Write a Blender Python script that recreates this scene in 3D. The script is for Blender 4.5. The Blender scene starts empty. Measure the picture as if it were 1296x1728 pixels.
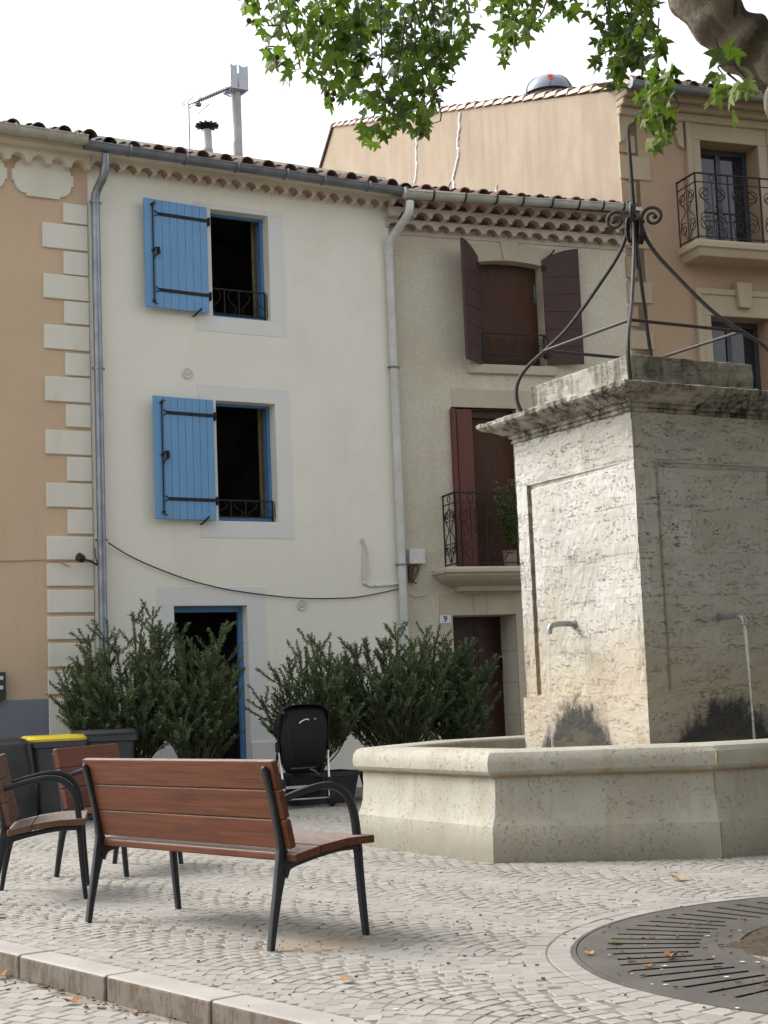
import bpy, bmesh, math, random
import numpy as np
from mathutils import Vector, Matrix, noise

rnd = random.Random(11)
scene = bpy.context.scene
COL = scene.collection

# ------------------------------------------------------------------ camera
F, PITCH, ROLL, EYE = 2618.0, math.atan(307.7 / 2618.0), 0.04, 1.15
_r = Vector((1, 0, 0)); _u = Vector((0, -math.sin(PITCH), math.cos(PITCH)))
FWD = Vector((0, math.cos(PITCH), math.sin(PITCH)))
RGT = _r * math.cos(ROLL) - _u * math.sin(ROLL)
UPV = _u * math.cos(ROLL) + _r * math.sin(ROLL)
CAMO = Vector((0, 0, EYE))

def ray(x, y):
    return FWD + RGT * ((x - 648) / F) - UPV * ((y - 864) / F)

def ground(x, y, z=0.0):
    d = ray(x, y)
    return CAMO + d * ((z - EYE) / d.z)

def at_depth(x, y, Y):
    d = ray(x, y)
    return CAMO + d * (Y / d.y)

def on_plane(x, y, p, n):
    d = ray(x, y)
    return CAMO + d * ((Vector(p) - CAMO).dot(n) / d.dot(n))

class Frame:
    """local axes of a building front: x along the wall, y inwards, z up"""
    def __init__(s, o, deg):
        s.o = Vector((o[0], o[1], 0)); s.th = math.radians(deg)
        s.ex = Vector((math.cos(s.th), math.sin(s.th), 0)); s.ey = Vector((-math.sin(s.th), math.cos(s.th), 0))
    def w(s, x, y, z):
        return s.o + s.ex * x + s.ey * y + Vector((0, 0, z))
    def loc(s, p):
        d = Vector(p) - s.o
        return Vector((d.dot(s.ex), d.dot(s.ey), d.z))
    def front(s, px, py, off=0.0):          # (x, z) on the plane y = off
        q = s.loc(on_plane(px, py, s.w(0, off, 0), s.ey)); return q.x, q.z
    def fx(s, px, py, off=0.0): return s.front(px, py, off)[0]
    def fz(s, px, py, off=0.0): return s.front(px, py, off)[1]
    def side(s, px, py, xo):                # (y, z) on the plane x = xo
        q = s.loc(on_plane(px, py, s.w(xo, 0, 0), s.ex)); return q.y, q.z

# ------------------------------------------------------------------ objects
def tag(o, label=None, cat=None, group=None, kind=None):
    if label: o['label'] = label
    if cat: o['category'] = cat
    if group: o['group'] = group
    if kind: o['kind'] = kind
    return o

def thing(name, label, cat, loc=(0, 0, 0), rz=0.0, group=None):
    o = bpy.data.objects.new(name, None); COL.objects.link(o)
    o.empty_display_size = 0.2
    o.location = loc; o.rotation_euler = (0, 0, rz)
    return tag(o, label, cat, group)

def copy_tree(o, parent=None):
    c = o.copy(); COL.objects.link(c)
    if parent: c.parent = parent
    for ch in [k for k in bpy.data.objects if k.parent == o]:
        copy_tree(ch, c)
    return c

class MB:
    def __init__(s): s.v = []; s.f = []; s.m = []; s.t = []; s.tint = 0.5
    def vert(s, *p):
        s.v.append(tuple(p[0]) if len(p) == 1 else p); return len(s.v) - 1
    def face(s, idx, mi=0):
        s.f.append(tuple(idx)); s.m.append(mi); s.t.append(s.tint)
    def poly(s, pts, mi=0):
        s.face([s.vert(p) for p in pts], mi)
    def box(s, x0, x1, y0, y1, z0, z1, mi=0):
        a = [s.vert(x, y, z) for z in (z0, z1) for y in (y0, y1) for x in (x0, x1)]
        for q in ((0, 2, 3, 1), (4, 5, 7, 6), (0, 1, 5, 4), (2, 6, 7, 3), (0, 4, 6, 2), (1, 3, 7, 5)):
            s.face([a[i] for i in q], mi)
    def obox(s, c, ax, ay, az, mi=0):       # oriented box: centre and three half-axis vectors
        c = Vector(c); ax, ay, az = Vector(ax), Vector(ay), Vector(az)
        a = [s.vert(c + ax * i + ay * j + az * k) for k in (-1, 1) for j in (-1, 1) for i in (-1, 1)]
        for q in ((0, 2, 3, 1), (4, 5, 7, 6), (0, 1, 5, 4), (2, 6, 7, 3), (0, 4, 6, 2), (1, 3, 7, 5)):
            s.face([a[i] for i in q], mi)
    def prism(s, pts, fn0, fn1, mi=0, side=None, caps=True):   # outline pts mapped by two functions
        n = len(pts); a = [s.vert(fn0(*p)) for p in pts]; b = [s.vert(fn1(*p)) for p in pts]
        if caps: s.face(a[::-1], mi); s.face(b, mi)
        for i in range(n):
            j = (i + 1) % n
            s.face((a[i], a[j], b[j], b[i]), mi if side is None else side(i))
    def tube(s, path, r, n=8, mi=0, cap=True, closed=False, flat=1.0):
        path = [Vector(p) for p in path]; L = len(path)
        rs = r if isinstance(r, (list, tuple)) else [r] * L
        t0 = (path[1] - path[0]).normalized()
        ref = Vector((0, 0, 1)) if abs(t0.z) < .9 else Vector((1, 0, 0))
        nx = t0.cross(ref).normalized(); rings = []
        for i, p in enumerate(path):
            a = path[i - 1] if (i > 0 or closed) else p
            b = path[(i + 1) % L] if (i < L - 1 or closed) else p
            t = (b - a)
            t = t.normalized() if t.length > 1e-9 else t0
            nx = (nx - t * nx.dot(t))
            nx = nx.normalized() if nx.length > 1e-6 else t.orthogonal().normalized()
            ny = t.cross(nx)
            rings.append([s.vert(p + nx * math.cos(q) * rs[i] + ny * math.sin(q) * rs[i] * flat)
                          for q in (2 * math.pi * k / n for k in range(n))])
        m = L if closed else L - 1
        for i in range(m):
            A, B = rings[i], rings[(i + 1) % L]
            for k in range(n):
                l = (k + 1) % n
                s.face((A[k], A[l], B[l], B[k]), mi)
        if cap and not closed:
            s.face(rings[0][::-1], mi); s.face(rings[-1], mi)
    def lathe(s, prof, c=(0, 0, 0), n=16, mi=0, cap=True):
        c = Vector(c); rings = []
        for r, z in prof:
            rings.append([s.vert(c + Vector((r * math.cos(2 * math.pi * k / n), r * math.sin(2 * math.pi * k / n), z))) for k in range(n)])
        for A, B in zip(rings, rings[1:]):
            for k in range(n):
                l = (k + 1) % n; s.face((A[k], A[l], B[l], B[k]), mi)
        if cap: s.face(rings[0][::-1], mi); s.face(rings[-1], mi)
    def loft(s, rings, mi=0, cap=True, closed=True):
        R = [[s.vert(p) for p in ring] for ring in rings]; n = len(R[0])
        for A, B in zip(R, R[1:]):
            for k in range(n if closed else n - 1):
                l = (k + 1) % n; s.face((A[k], A[l], B[l], B[k]), mi)
        if cap: s.face(R[0][::-1], mi); s.face(R[-1], mi)
    def ball(s, c, r, mi=0, n=8, m=6):
        s.lathe([(max(1e-4, r * math.sin(math.pi * i / m)), -r * math.cos(math.pi * i / m)) for i in range(m + 1)], c, n, mi, True)
    def build(s, name, mats, parent=None, smooth=False, bevel=0.0, seg=2, tint=False, recalc=True, merge=False):
        me = bpy.data.meshes.new(name)
        me.from_pydata([tuple(v) for v in s.v], [], s.f)
        if not isinstance(mats, (list, tuple)): mats = [mats]
        for m in mats: me.materials.append(m)
        me.polygons.foreach_set('material_index', s.m)
        if tint:
            at = me.attributes.new('tint', 'FLOAT', 'FACE'); at.data.foreach_set('value', s.t)
        if recalc or smooth or merge:
            bm = bmesh.new(); bm.from_mesh(me)
            if merge: bmesh.ops.remove_doubles(bm, verts=bm.verts, dist=1e-4)
            if recalc: bmesh.ops.recalc_face_normals(bm, faces=bm.faces)
            if smooth:
                for f in bm.faces: f.smooth = True
                for e in bm.edges:
                    e.smooth = not (len(e.link_faces) == 2 and e.calc_face_angle(0) > 0.75)
            bm.to_mesh(me); bm.free()
        o = bpy.data.objects.new(name, me); COL.objects.link(o)
        if parent is not None: o.parent = parent
        if bevel:
            b = o.modifiers.new('Bevel', 'BEVEL'); b.width = bevel; b.segments = seg
            b.limit_method = 'ANGLE'; b.angle_limit = 0.7
        return o

def spline(pts, k=6):
    """Catmull-Rom through points"""
    P = [Vector(p) for p in pts]; P = [P[0] * 2 - P[1]] + P + [P[-1] * 2 - P[-2]]; out = []
    for i in range(1, len(P) - 2):
        a, b, c, d = P[i - 1], P[i], P[i + 1], P[i + 2]
        for j in range(k):
            t = j / k
            out.append(0.5 * ((2 * b) + (c - a) * t + (2 * a - 5 * b + 4 * c - d) * t * t + (3 * b - a - 3 * c + d) * t ** 3))
    out.append(P[-2]); return out

def rrect(cx, cy, hx, hy, z, r=0.3, n=5):
    """ring of a rounded rectangle"""
    out = []; rr = min(hx, hy) * r
    for sx, sy, a0 in ((1, 1, 0), (-1, 1, 90), (-1, -1, 180), (1, -1, 270)):
        for k in range(n):
            a = math.radians(a0 + 90 * k / (n - 1))
            out.append((cx + sx * (hx - rr) + rr * math.cos(a), cy + sy * (hy - rr) + rr * math.sin(a), z))
    return out

# ------------------------------------------------------------------ materials
class NT:
    def __init__(s, name):
        s.mat = bpy.data.materials.new(name); s.mat.use_nodes = True
        s.nt = s.mat.node_tree; s.nt.nodes.clear()
        s.out = s.n('ShaderNodeOutputMaterial')
    def n(s, typ, props=None, **inp):
        nd = s.nt.nodes.new(typ)
        for k, v in (props or {}).items(): setattr(nd, k, v)
        for k, v in inp.items():
            key = int(k[1:]) if k[0] == 'i' and k[1:].isdigit() else k.replace('_', ' ')
            s.set(nd.inputs[key], v)
        return nd
    def set(s, sock, v):
        if isinstance(v, bpy.types.NodeSocket): s.nt.links.new(v, sock)
        elif isinstance(v, bpy.types.Node): s.nt.links.new(v.outputs[0], sock)
        else:
            if hasattr(sock.default_value, '__len__') and not hasattr(v, '__len__'): v = (v, v, v)
            if hasattr(v, '__len__') and len(v) == 3 and len(sock.default_value) == 4: v = (*v, 1)
            sock.default_value = v
    def pos(s): return s.n('ShaderNodeTexCoord').outputs['Object']
    def map(s, vec, scale=(1, 1, 1), loc=(0, 0, 0), rot=(0, 0, 0)):
        return s.n('ShaderNodeMapping', Vector=vec, Scale=scale, Location=loc, Rotation=rot).outputs[0]
    def noise(s, vec, scale, detail=4, rough=.55, dist=0):
        return s.n('ShaderNodeTexNoise', Vector=vec, Scale=scale, Detail=detail, Roughness=rough, Distortion=dist).outputs[0]
    def ramp(s, fac, a, b, lo=0.0, hi=1.0):     # value remap, clamped
        return s.n('ShaderNodeMapRange', {'interpolation_type': 'SMOOTHSTEP'}, Value=fac, From_Min=a, From_Max=b, To_Min=lo, To_Max=hi).outputs[0]
    def mix(s, fac, a, b, mode='MIX'):
        nd = s.n('ShaderNodeMix', {'data_type': 'RGBA', 'blend_type': mode})
        s.set(nd.inputs[0], fac); s.set(nd.inputs[6], a); s.set(nd.inputs[7], b)
        return nd.outputs[2]
    def math(s, op, a, b=0.0, c=None):
        nd = s.n('ShaderNodeMath', {'operation': op}); s.set(nd.inputs[0], a); s.set(nd.inputs[1], b)
        if c is not None: s.set(nd.inputs[2], c)
        return nd.outputs[0]
    def sep(s, vec): return s.n('ShaderNodeSeparateXYZ', Vector=vec).outputs
    def bump(s, h, strength=.3, dist=.01, normal=None):
        nd = s.n('ShaderNodeBump', Height=h, Strength=strength, Distance=dist)
        if normal is not None: s.set(nd.inputs['Normal'], normal)
        return nd.outputs[0]
    def done(s, col, rough=.8, normal=None, metal=0.0, spec=.4, **kw):
        b = s.n('ShaderNodeBsdfPrincipled', Base_Color=col, Roughness=rough, Metallic=metal)
        b.inputs['Specular IOR Level'].default_value = spec
        if normal is not None: s.set(b.inputs['Normal'], normal)
        for k, v in kw.items(): s.set(b.inputs[k.replace('_', ' ')], v)
        s.nt.links.new(b.outputs[0], s.out.inputs[0]); return s.mat

def simple(name, c1, c2=None, scale=6, rough=.6, bump=0, bscale=60, bdist=.004, metal=0, spec=.4, stretch=(1, 1, 1), sharp=(.35, .65)):
    t = NT(name); p = t.map(t.pos(), stretch)
    c2 = c2 or tuple(x * .8 for x in c1)
    col = t.mix(t.ramp(t.noise(p, scale, 6, .6), *sharp), c1, c2)
    nrm = t.bump(t.noise(p, bscale, 5, .6), bump, bdist) if bump else None
    return t.done(col, rough, nrm, metal, spec)

def plaster(name, c1, c2, stain, fine=90, bump=.25, bdist=.004, streak=.35, blot=1.3, undulate=.25):
    t = NT(name); p = t.pos()
    col = t.mix(t.ramp(t.noise(p, blot, 5, .6), .3, .7), c1, c2)
    st = t.noise(t.map(p, (5, 5, .35)), 1.6, 6, .65)
    st = t.math('MULTIPLY', t.ramp(st, .52, .78), streak)
    col = t.mix(st, col, stain)
    sp = t.math('MULTIPLY', t.ramp(t.noise(p, 34, 2, .5), .68, .76), .35)
    col = t.mix(sp, col, stain)
    g = t.math('MULTIPLY', t.ramp(t.noise(p, fine, 3, .6), .3, .75), .14)
    col = t.mix(g, col, stain)
    h = t.math('ADD', t.noise(p, fine, 4, .6), t.math('MULTIPLY', t.noise(p, 4.0, 3, .5), undulate * 10))
    col = t.mix(t.ramp(t.noise(t.map(p, (1, 1, .7), (5, 2, 8)), 1.0, 8, .72), .5, .66, 0, .2), col, stain)
    return t.done(col, .9, t.bump(h, bump, bdist), 0, .2)
# ------------------------------------------------------------------ material library
m_cream = plaster('cream_plaster', (.80, .775, .685), (.765, .74, .655), (.60, .56, .45), 70, .16, .004, .2)
m_band = plaster('band_plaster', (.72, .72, .695), (.68, .68, .65), (.52, .50, .45), 120, .08, .002, .12)
m_orange = plaster('orange_plaster', (.60, .455, .32), (.565, .425, .297), (.45, .335, .235), 60, .2, .004, .25)
m_quoin = plaster('quoin_render', (.73, .71, .63), (.69, .67, .585), (.50, .46, .38), 60, .2, .004, .25)
m_plinth = plaster('blue_grey_plinth', (.225, .235, .285), (.20, .208, .25), (.15, .15, .16), 60, .15, .003, .2)
m_genoise = plaster('limewashed_eave', (.66, .61, .51), (.60, .54, .44), (.42, .34, .26), 60, .25, .004, .3)
m_genoise_tile = simple('eave_tile_terracotta', (.40, .27, .20), (.30, .19, .14), 9, .9, .2, 50)
m_genoise_b = plaster('grey_mortar_eave', (.58, .51, .44), (.51, .44, .38), (.34, .28, .24), 50, .35, .005, .35)
m_tile_b = simple('rose_eave_tile', (.38, .25, .205), (.29, .19, .155), 8, .9, .2, 50)
m_c_wall = plaster('ochre_render', (.40, .285, .19), (.36, .255, .17), (.30, .215, .15), 55, .2, .004, .3)
m_c_trim = plaster('ochre_trim', (.42, .345, .245), (.38, .31, .22), (.28, .235, .17), 60, .2, .003, .25)
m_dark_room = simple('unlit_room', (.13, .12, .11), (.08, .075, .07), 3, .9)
m_blue = None

def mk_roughcast():
    t = NT('roughcast'); p = t.pos()
    col = t.mix(t.ramp(t.noise(p, 1.5, 6, .65), .3, .7), (.66, .62, .51), (.59, .545, .44))
    st = t.ramp(t.noise(t.map(p, (3, 3, .5)), 1.3, 6, .7), .5, .8, 0, .45)
    col = t.mix(st, col, (.42, .37, .27))
    v = t.n('ShaderNodeTexVoronoi', {'feature': 'F1'}, Vector=p, Scale=55.0).outputs[0]
    n2 = t.noise(p, 30, 6, .7)
    g = t.math('ADD', t.math('MULTIPLY', v, .6), n2)
    col = t.mix(t.ramp(g, .62, .95, 0, .3), col, (.34, .30, .22))
    return t.done(col, .95, t.bump(g, .6, .014), 0, .15)
m_rough = mk_roughcast()

def mk_gable():
    t = NT('weathered_gable_render'); p = t.pos()
    col = t.mix(t.ramp(t.noise(p, .8, 6, .65), .3, .7), (.355, .29, .222), (.305, .245, .185))
    st = t.noise(t.map(p, (2.2, 2.2, .3)), 1.5, 7, .7)
    col = t.mix(t.ramp(st, .44, .70, 0, .6), col, (.24, .20, .155))
    st2 = t.noise(t.map(p, (2.2, 2.2, .22), (7, 3, 1)), 1.5, 7, .7)
    col = t.mix(t.ramp(st2, .55, .8, 0, .4), col, (.45, .385, .31))
    col = t.mix(t.ramp(t.noise(p, 3.2, 9, .78), .48, .68, 0, .55), col, (.36, .27, .19))
    col = t.mix(t.ramp(t.noise(t.map(p, (1, 1, .8), (2, 9, 4)), 1.1, 8, .75), .46, .62, 0, .5), col, (.27, .215, .16))
    return t.done(col, .95, t.bump(t.noise(p, 50, 6, .65), .3, .006), 0, .15)
m_gable = mk_gable()

def mk_board(name, c1, c2, axis=(30, 30, 1.2), rough=.5, bump=.12):
    t = NT(name); p = t.pos()
    g = t.noise(t.map(p, axis), 2.0, 6, .65)
    col = t.mix(t.ramp(g, .3, .72), c1, c2)
    col = t.mix(t.ramp(t.noise(p, 3.0, 5, .6), .45, .8, 0, .35), col, tuple(x * .7 for x in c2))
    return t.done(col, rough, t.bump(g, bump, .003), 0, .35)
m_blue = mk_board('blue_paint', (.155, .335, .57), (.135, .30, .525))
m_blue_frame = mk_board('blue_frame_paint', (.10, .24, .47), (.085, .205, .40))
m_brown = mk_board('brown_shutter_paint', (.070, .034, .033), (.050, .024, .024), (1.2, 30, 30))
m_redbrown = mk_board('red_brown_paint', (.135, .043, .032), (.10, .032, .024))
m_door9 = mk_board('dark_red_door', (.050, .016, .014), (.036, .012, .011), rough=.4)
def mk_blind():
    t = NT('slatted_wooden_blind'); p = t.pos(); x, y, z = t.sep(p)
    w = t.math('SINE', t.math('MULTIPLY', z, 330.0))
    v = t.noise(t.map(p, (40, 40, 2)), 2, 4, .6)
    col = t.mix(t.ramp(v, .3, .7), (.085, .034, .017), (.055, .022, .012))
    col = t.mix(t.ramp(w, .2, 1, 0, .5), col, (.03, .013, .008))
    return t.done(col, .6, t.bump(w, .3, .004), 0, .3)
m_blind = mk_blind()

m_iron = simple('wrought_iron', (.009, .0085, .009), (.013, .011, .010), 25, .65, .2, 90)
m_iron_red = simple('rusty_iron', (.040, .030, .027), (.022, .018, .018), 14, .6, .25, 70)
m_zinc = simple('zinc', (.30, .33, .36), (.21, .235, .26), 5, .38, .05, 30, .002, .75, .5, (1, 1, 1), (.3, .7))
m_zinc_dull = simple('dull_zinc', (.22, .24, .26), (.16, .175, .19), 5, .5, .05, 30, .002, .55)
m_gut_cream = simple('cream_gutter', (.45, .43, .37), (.36, .34, .29), 4, .55)
m_gut_b = simple('grey_cream_gutter', (.47, .48, .43), (.36, .365, .32), 4, .5)
m_pvc = simple('white_plastic', (.64, .64, .62), (.58, .58, .55), 4, .4)
m_pipe_b = simple('painted_downpipe', (.58, .59, .57), (.49, .49, .46), 3, .5)
m_black = simple('black_plastic', (.018, .018, .02), (.012, .012, .013), 8, .5)
m_cable = simple('black_cable', (.03, .03, .03), None, 8, .6)
m_steel = simple('galvanised_steel', (.50, .53, .57), (.42, .45, .49), 6, .4, 0, 60, .004, .25)
m_flue = simple('flue_pipe_grey', (.50, .50, .50), (.40, .40, .39), 5, .55, .1, 40, .003, .25)

def mk_rooftile():
    t = NT('canal_tile'); p = t.pos()
    tint = t.n('ShaderNodeAttribute', {'attribute_name': 'tint'}).outputs['Fac']
    col = t.mix(tint, (.075, .052, .045), (.17, .10, .075))
    col = t.mix(t.ramp(t.noise(p, 7, 6, .7), .5, .7, 0, .7), col, (.075, .068, .058))
    col = t.mix(t.ramp(t.noise(p, 19, 4, .6), .64, .72, 0, .7), col, (.30, .27, .20))
    return t.done(col, .95, t.bump(t.noise(p, 60, 5, .6), .3, .005), 0, .15)
m_tile = mk_rooftile()
m_tile_pale = simple('pale_verge_tile', (.56, .46, .40), (.44, .33, .27), 5, .9, .2, 50)

def mk_travertine(name, c1, c2, dark, pit=1.0, black=0.0):
    t = NT(name); p = t.pos(); x, y, z = t.sep(p)
    pn = t.n('ShaderNodeVectorMath', {'operation': 'ADD'}); t.set(pn.inputs[0], p)
    t.set(pn.inputs[1], t.n('ShaderNodeVectorMath', {'operation': 'SCALE'}, i0=t.n('ShaderNodeTexNoise', Vector=p, Scale=2.5).outputs[1], Scale=.05).outputs[0])
    ps = t.map(pn.outputs[0], (1, 1, 3.6))
    col = t.mix(t.ramp(t.noise(p, 1.6, 7, .65), .34, .66), c1, c2)
    lay = t.noise(t.map(p, (.8, .8, 11)), 1.6, 7, .65)
    col = t.mix(t.ramp(lay, .5, .75, 0, .5), col, (c2[0] * .72, c2[1] * .66, c2[2] * .56))
    grey = t.noise(t.map(p, (.8, .8, 1.6), (3, 1, 8)), 2.4, 6, .7)
    col = t.mix(t.ramp(grey, .50, .70, 0, .7), col, (.30, .295, .27))
    fine = t.noise(ps, 13, 6, .72); spk = t.noise(t.map(pn.outputs[0], (1, 1, 1.9)), 27, 4, .62)
    mid = t.noise(t.map(pn.outputs[0], (.8, .8, 5.0)), 2.6, 6, .72)
    pits = t.math('MULTIPLY', t.ramp(fine, .57, .62), t.ramp(mid, .49, .60))
    pits2 = t.math('MULTIPLY', t.ramp(spk, .555, .61), t.ramp(mid, .45, .58, .06, .9))
    allp = t.math('MAXIMUM', pits, t.math('MULTIPLY', pits2, .75))
    col = t.mix(t.math('MULTIPLY', allp, .85 * pit), col, dark)
    if black:
        bl = t.math('MULTIPLY', t.ramp(t.noise(t.map(p, (1.6, 1.6, 1.0)), 2.2, 7, .7), .38, .54), black)
        dr = t.math('MULTIPLY', t.ramp(t.noise(t.map(p, (9, 9, .8)), 1.5, 5, .65), .42, .62), .6)
        col = t.mix(t.math('MULTIPLY', bl, t.math('ADD', dr, .4)), col, (.045, .042, .036))
    h = t.math('SUBTRACT', t.math('MULTIPLY', t.noise(p, 40, 5, .65), .35), allp)
    return t, col, t.bump(h, .7, .014), p
t_, c_, n_, p_ = mk_travertine('travertine_cornice', (.43, .405, .345), (.36, .325, .265), (.06, .05, .04), .8, 1.0)
m_cornice = t_.done(c_, .95, n_, 0, .15)
t_, c_, n_, p_ = mk_travertine('travertine_cap_block', (.42, .40, .35), (.36, .335, .28), (.06, .05, .04), .7, .75)
m_capblock = t_.done(c_, .95, n_, 0, .15)

def mk_pillar(W):
    t, col, nrm, p = mk_travertine('travertine_blocks', (.54, .53, .495), (.465, .445, .39), (.10, .084, .064), 1.0, 0)
    x, y, z = t.sep(p)
    # block joints: courses of uneven height, hairline mortar
    nz = t.math('ADD', z, t.math('MULTIPLY', t.noise(p, 5, 5, .6), .045))
    jt = None
    for h in (1.085, 1.42, 1.81, 2.13, 2.49, 2.83):
        d = t.ramp(t.math('ABSOLUTE', t.math('SUBTRACT', nz, h + .01)), .003, .011, 1, 0)
        jt = d if jt is None else t.math('MAXIMUM', jt, d)
    brk = t.ramp(t.noise(p, 4.5, 6, .7), .42, .6)
    col = t.mix(t.math('MULTIPLY', t.math('MULTIPLY', jt, brk), .5), col, (.13, .105, .075))
    # each block has a tone of its own; thin upright joints between neighbours
    ci = t.math('FLOOR', t.math('DIVIDE', nz, .355)); uu = t.math('SUBTRACT', x, y)
    fu = t.math('ADD', t.math('DIVIDE', uu, .66), t.math('MULTIPLY', ci, .37)); cell = t.n('ShaderNodeCombineXYZ', X=ci, Y=t.math('FLOOR', fu))
    wn = t.n('ShaderNodeTexWhiteNoise', {'noise_dimensions': '2D'}, Vector=cell.outputs[0]).outputs[0]
    col = t.mix(t.ramp(wn, .2, 1, 0, .75), col, t.mix(.5, col, (.30, .27, .215)))
    vj = t.ramp(t.math('ABSOLUTE', t.math('SUBTRACT', t.math('FRACT', fu), .5)), .492, .498)
    col = t.mix(t.math('MULTIPLY', t.math('MULTIPLY', vj, brk), .45), col, (.13, .105, .075))
    # brown grime settled in the groove left of the spout
    gd = t.ramp(t.math('ABSOLUTE', t.math('SUBTRACT', y, GROOVE - .02)), .012, .034, 1, 0)
    gd = t.math('MULTIPLY', gd, t.math('MULTIPLY', t.ramp(x, .05, .08, 1, 0), t.math('MULTIPLY', t.ramp(z, 1.09, 1.12), t.ramp(z, GROOVE_T, GROOVE_T + .02, 1, 0))))
    col = t.mix(t.math('MULTIPLY', gd, t.ramp(t.noise(p, 8, 5, .6), .3, .6, .35, .85)), col, (.15, .10, .06))
    # ochre seep low on the shaft and black algae fans under the two spouts
    oc = t.math('MULTIPLY', t.ramp(t.math('ADD', z, t.math('MULTIPLY', t.noise(p, 2.0, 5, .6), .9)), 1.5, 2.3, 1, 0), .55)
    col = t.mix(oc, col, (.42, .325, .20))
    pn = t.noise(t.map(p, (1, 1, .6)), 11, 7, .75)
    for ax, c0, hw, top in ((y, SP_L, .66, 1.12), (x, SP_R, .72, 1.12)):
        d = t.math('DIVIDE', t.math('ABSOLUTE', t.math('SUBTRACT', ax, c0)), hw)
        hh = t.math('DIVIDE', t.math('SUBTRACT', z, .55), top - .55)
        f = t.math('ADD', t.math('ADD', t.math('POWER', d, 1.7), t.math('MULTIPLY', hh, .95)), t.math('MULTIPLY', t.math('SUBTRACT', pn, .5), .95))
        other = t.math('SUBTRACT', (x if ax is y else y), .05)
        on = t.ramp(other, 0, .03, 1, 0)
        bk = t.math('MULTIPLY', t.ramp(f, .66, .98, 1, 0), on)
        inner = t.math('MULTIPLY', t.ramp(f, .25, .62, 1, 0), .55)
        col = t.mix(t.math('MULTIPLY', bk, .93), col, t.mix(inner, (.035, .036, .036), (.105, .085, .042)))
    return t.done(col, .93, nrm, 0, .2)

def mk_basin():
    t = NT('pale_limestone'); p = t.pos(); x, y, z = t.sep(p)
    col = t.mix(t.ramp(t.noise(p, 2.2, 7, .65), .33, .68), (.385, .37, .318), (.32, .30, .243))
    st = t.noise(t.map(p, (6, 6, .5)), 1.7, 6, .7)
    col = t.mix(t.ramp(st, .47, .72, 0, .6), col, (.30, .25, .165))
    col = t.mix(t.math('MULTIPLY', t.ramp(t.math('ADD', z, t.math('MULTIPLY', st, .22)), .16, .36, 1, 0), .55), col, (.225, .205, .155))
    # brown grime line under the rim
    gr = t.ramp(t.math('ABSOLUTE', t.math('SUBTRACT', t.math('ADD', z, t.math('MULTIPLY', t.noise(p, 12, 4, .6), .03)), .585)), .006, .035, 1, 0)
    col = t.mix(t.math('MULTIPLY', gr, t.ramp(st, .3, .6, .2, .75)), col, (.26, .19, .105))
    col = t.mix(t.ramp(t.noise(p, 7, 8, .75), .52, .72, 0, .5), col, (.29, .265, .205))
    pit = t.math('MULTIPLY', t.ramp(t.noise(p, 42, 4, .65), .58, .66), t.ramp(t.noise(p, 4, 6, .65), .40, .58))
    col = t.mix(t.math('MULTIPLY', pit, .42), col, (.12, .10, .07))
    h = t.math('SUBTRACT', t.math('MULTIPLY', t.noise(p, 45, 6, .65), .5), pit)
    return t.done(col, .9, t.bump(h, .6, .012), 0, .2)
m_basin = mk_basin()

def mk_wood(name, c1, c2, worn=.0, lines=24):
    t = NT(name); p = t.pos()
    g = t.noise(t.map(p, (1.3, lines, lines)), 1.6, 7, .65, .4)
    col = t.mix(t.ramp(g, .3, .7), c1, c2)
    col = t.mix(t.ramp(t.noise(t.map(p, (2, 9, 9)), 1.4, 5, .65), .5, .8, 0, .45), col, tuple(v * .45 for v in c2))
    if worn:
        nz = t.sep(t.n('ShaderNodeNewGeometry').outputs['True Normal'])[2]
        up = t.ramp(nz, .55, .9)
        w = t.math('MULTIPLY', up, t.ramp(t.noise(t.map(p, (6, 22, 22)), 2, 6, .7), .25, .6, .35, 1))
        col = t.mix(t.math('MULTIPLY', w, worn), col, (.23, .19, .17))
    col = t.mix(t.ramp(t.noise(t.map(p, (.9, 60, 60)), 2, 4, .6), .58, .66, 0, .55), col, tuple(v * .4 for v in c2))
    return t.done(col, .68, t.bump(g, .35, .004), 0, .25)
m_slat = mk_wood('varnished_slat', (.128, .042, .018), (.085, .026, .011), .95)
m_slat_worn = mk_wood('weathered_slat', (.14, .075, .045), (.10, .05, .03), .85)
m_slat_rose = mk_wood('faded_red_slat', (.20, .072, .05), (.15, .052, .037), .8)
m_frame = simple('anthracite_powdercoat', (.012, .014, .018), (.009, .010, .012), 12, .5, .05, 120, .001, .1)

def mk_sett(name='stone_setts'):
    t = NT(name); p = t.pos()
    tint = t.n('ShaderNodeAttribute', {'attribute_name': 'tint'}).outputs['Fac']
    col = t.mix(t.ramp(tint, 0, 1), (.235, .223, .202), (.298, .284, .258))
    col = t.mix(t.ramp(t.noise(p, .9, 6, .65), .42, .72, 0, .4), col, (.265, .245, .215))
    col = t.mix(t.ramp(t.noise(p, 5, 6, .7), .52, .75, 0, .35), col, (.28, .25, .215))
    col = t.mix(t.ramp(t.noise(p, 70, 4, .65), .58, .72, 0, .35), col, (.26, .23, .20))
    so = ground(545, 1592); dv = t.n('ShaderNodeVectorMath', {'operation': 'DISTANCE'}); t.set(dv.inputs[0], p); dv.inputs[1].default_value = (so.x, so.y, 0)
    sr = t.ramp(t.math('ADD', dv.outputs['Value'], t.math('MULTIPLY', t.noise(p, 6, 5, .65), .5)), .32, .62, .55, 0)
    col = t.mix(sr, col, (.30, .215, .125))
    h = t.noise(p, 55, 6, .7)
    return t.done(col, .85, t.bump(h, .4, .006), 0, .25)
m_sett = mk_sett()
m_joint = simple('sandy_joint', (.20, .178, .145), (.13, .113, .09), 5, .95, .5, 70, .006)
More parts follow.
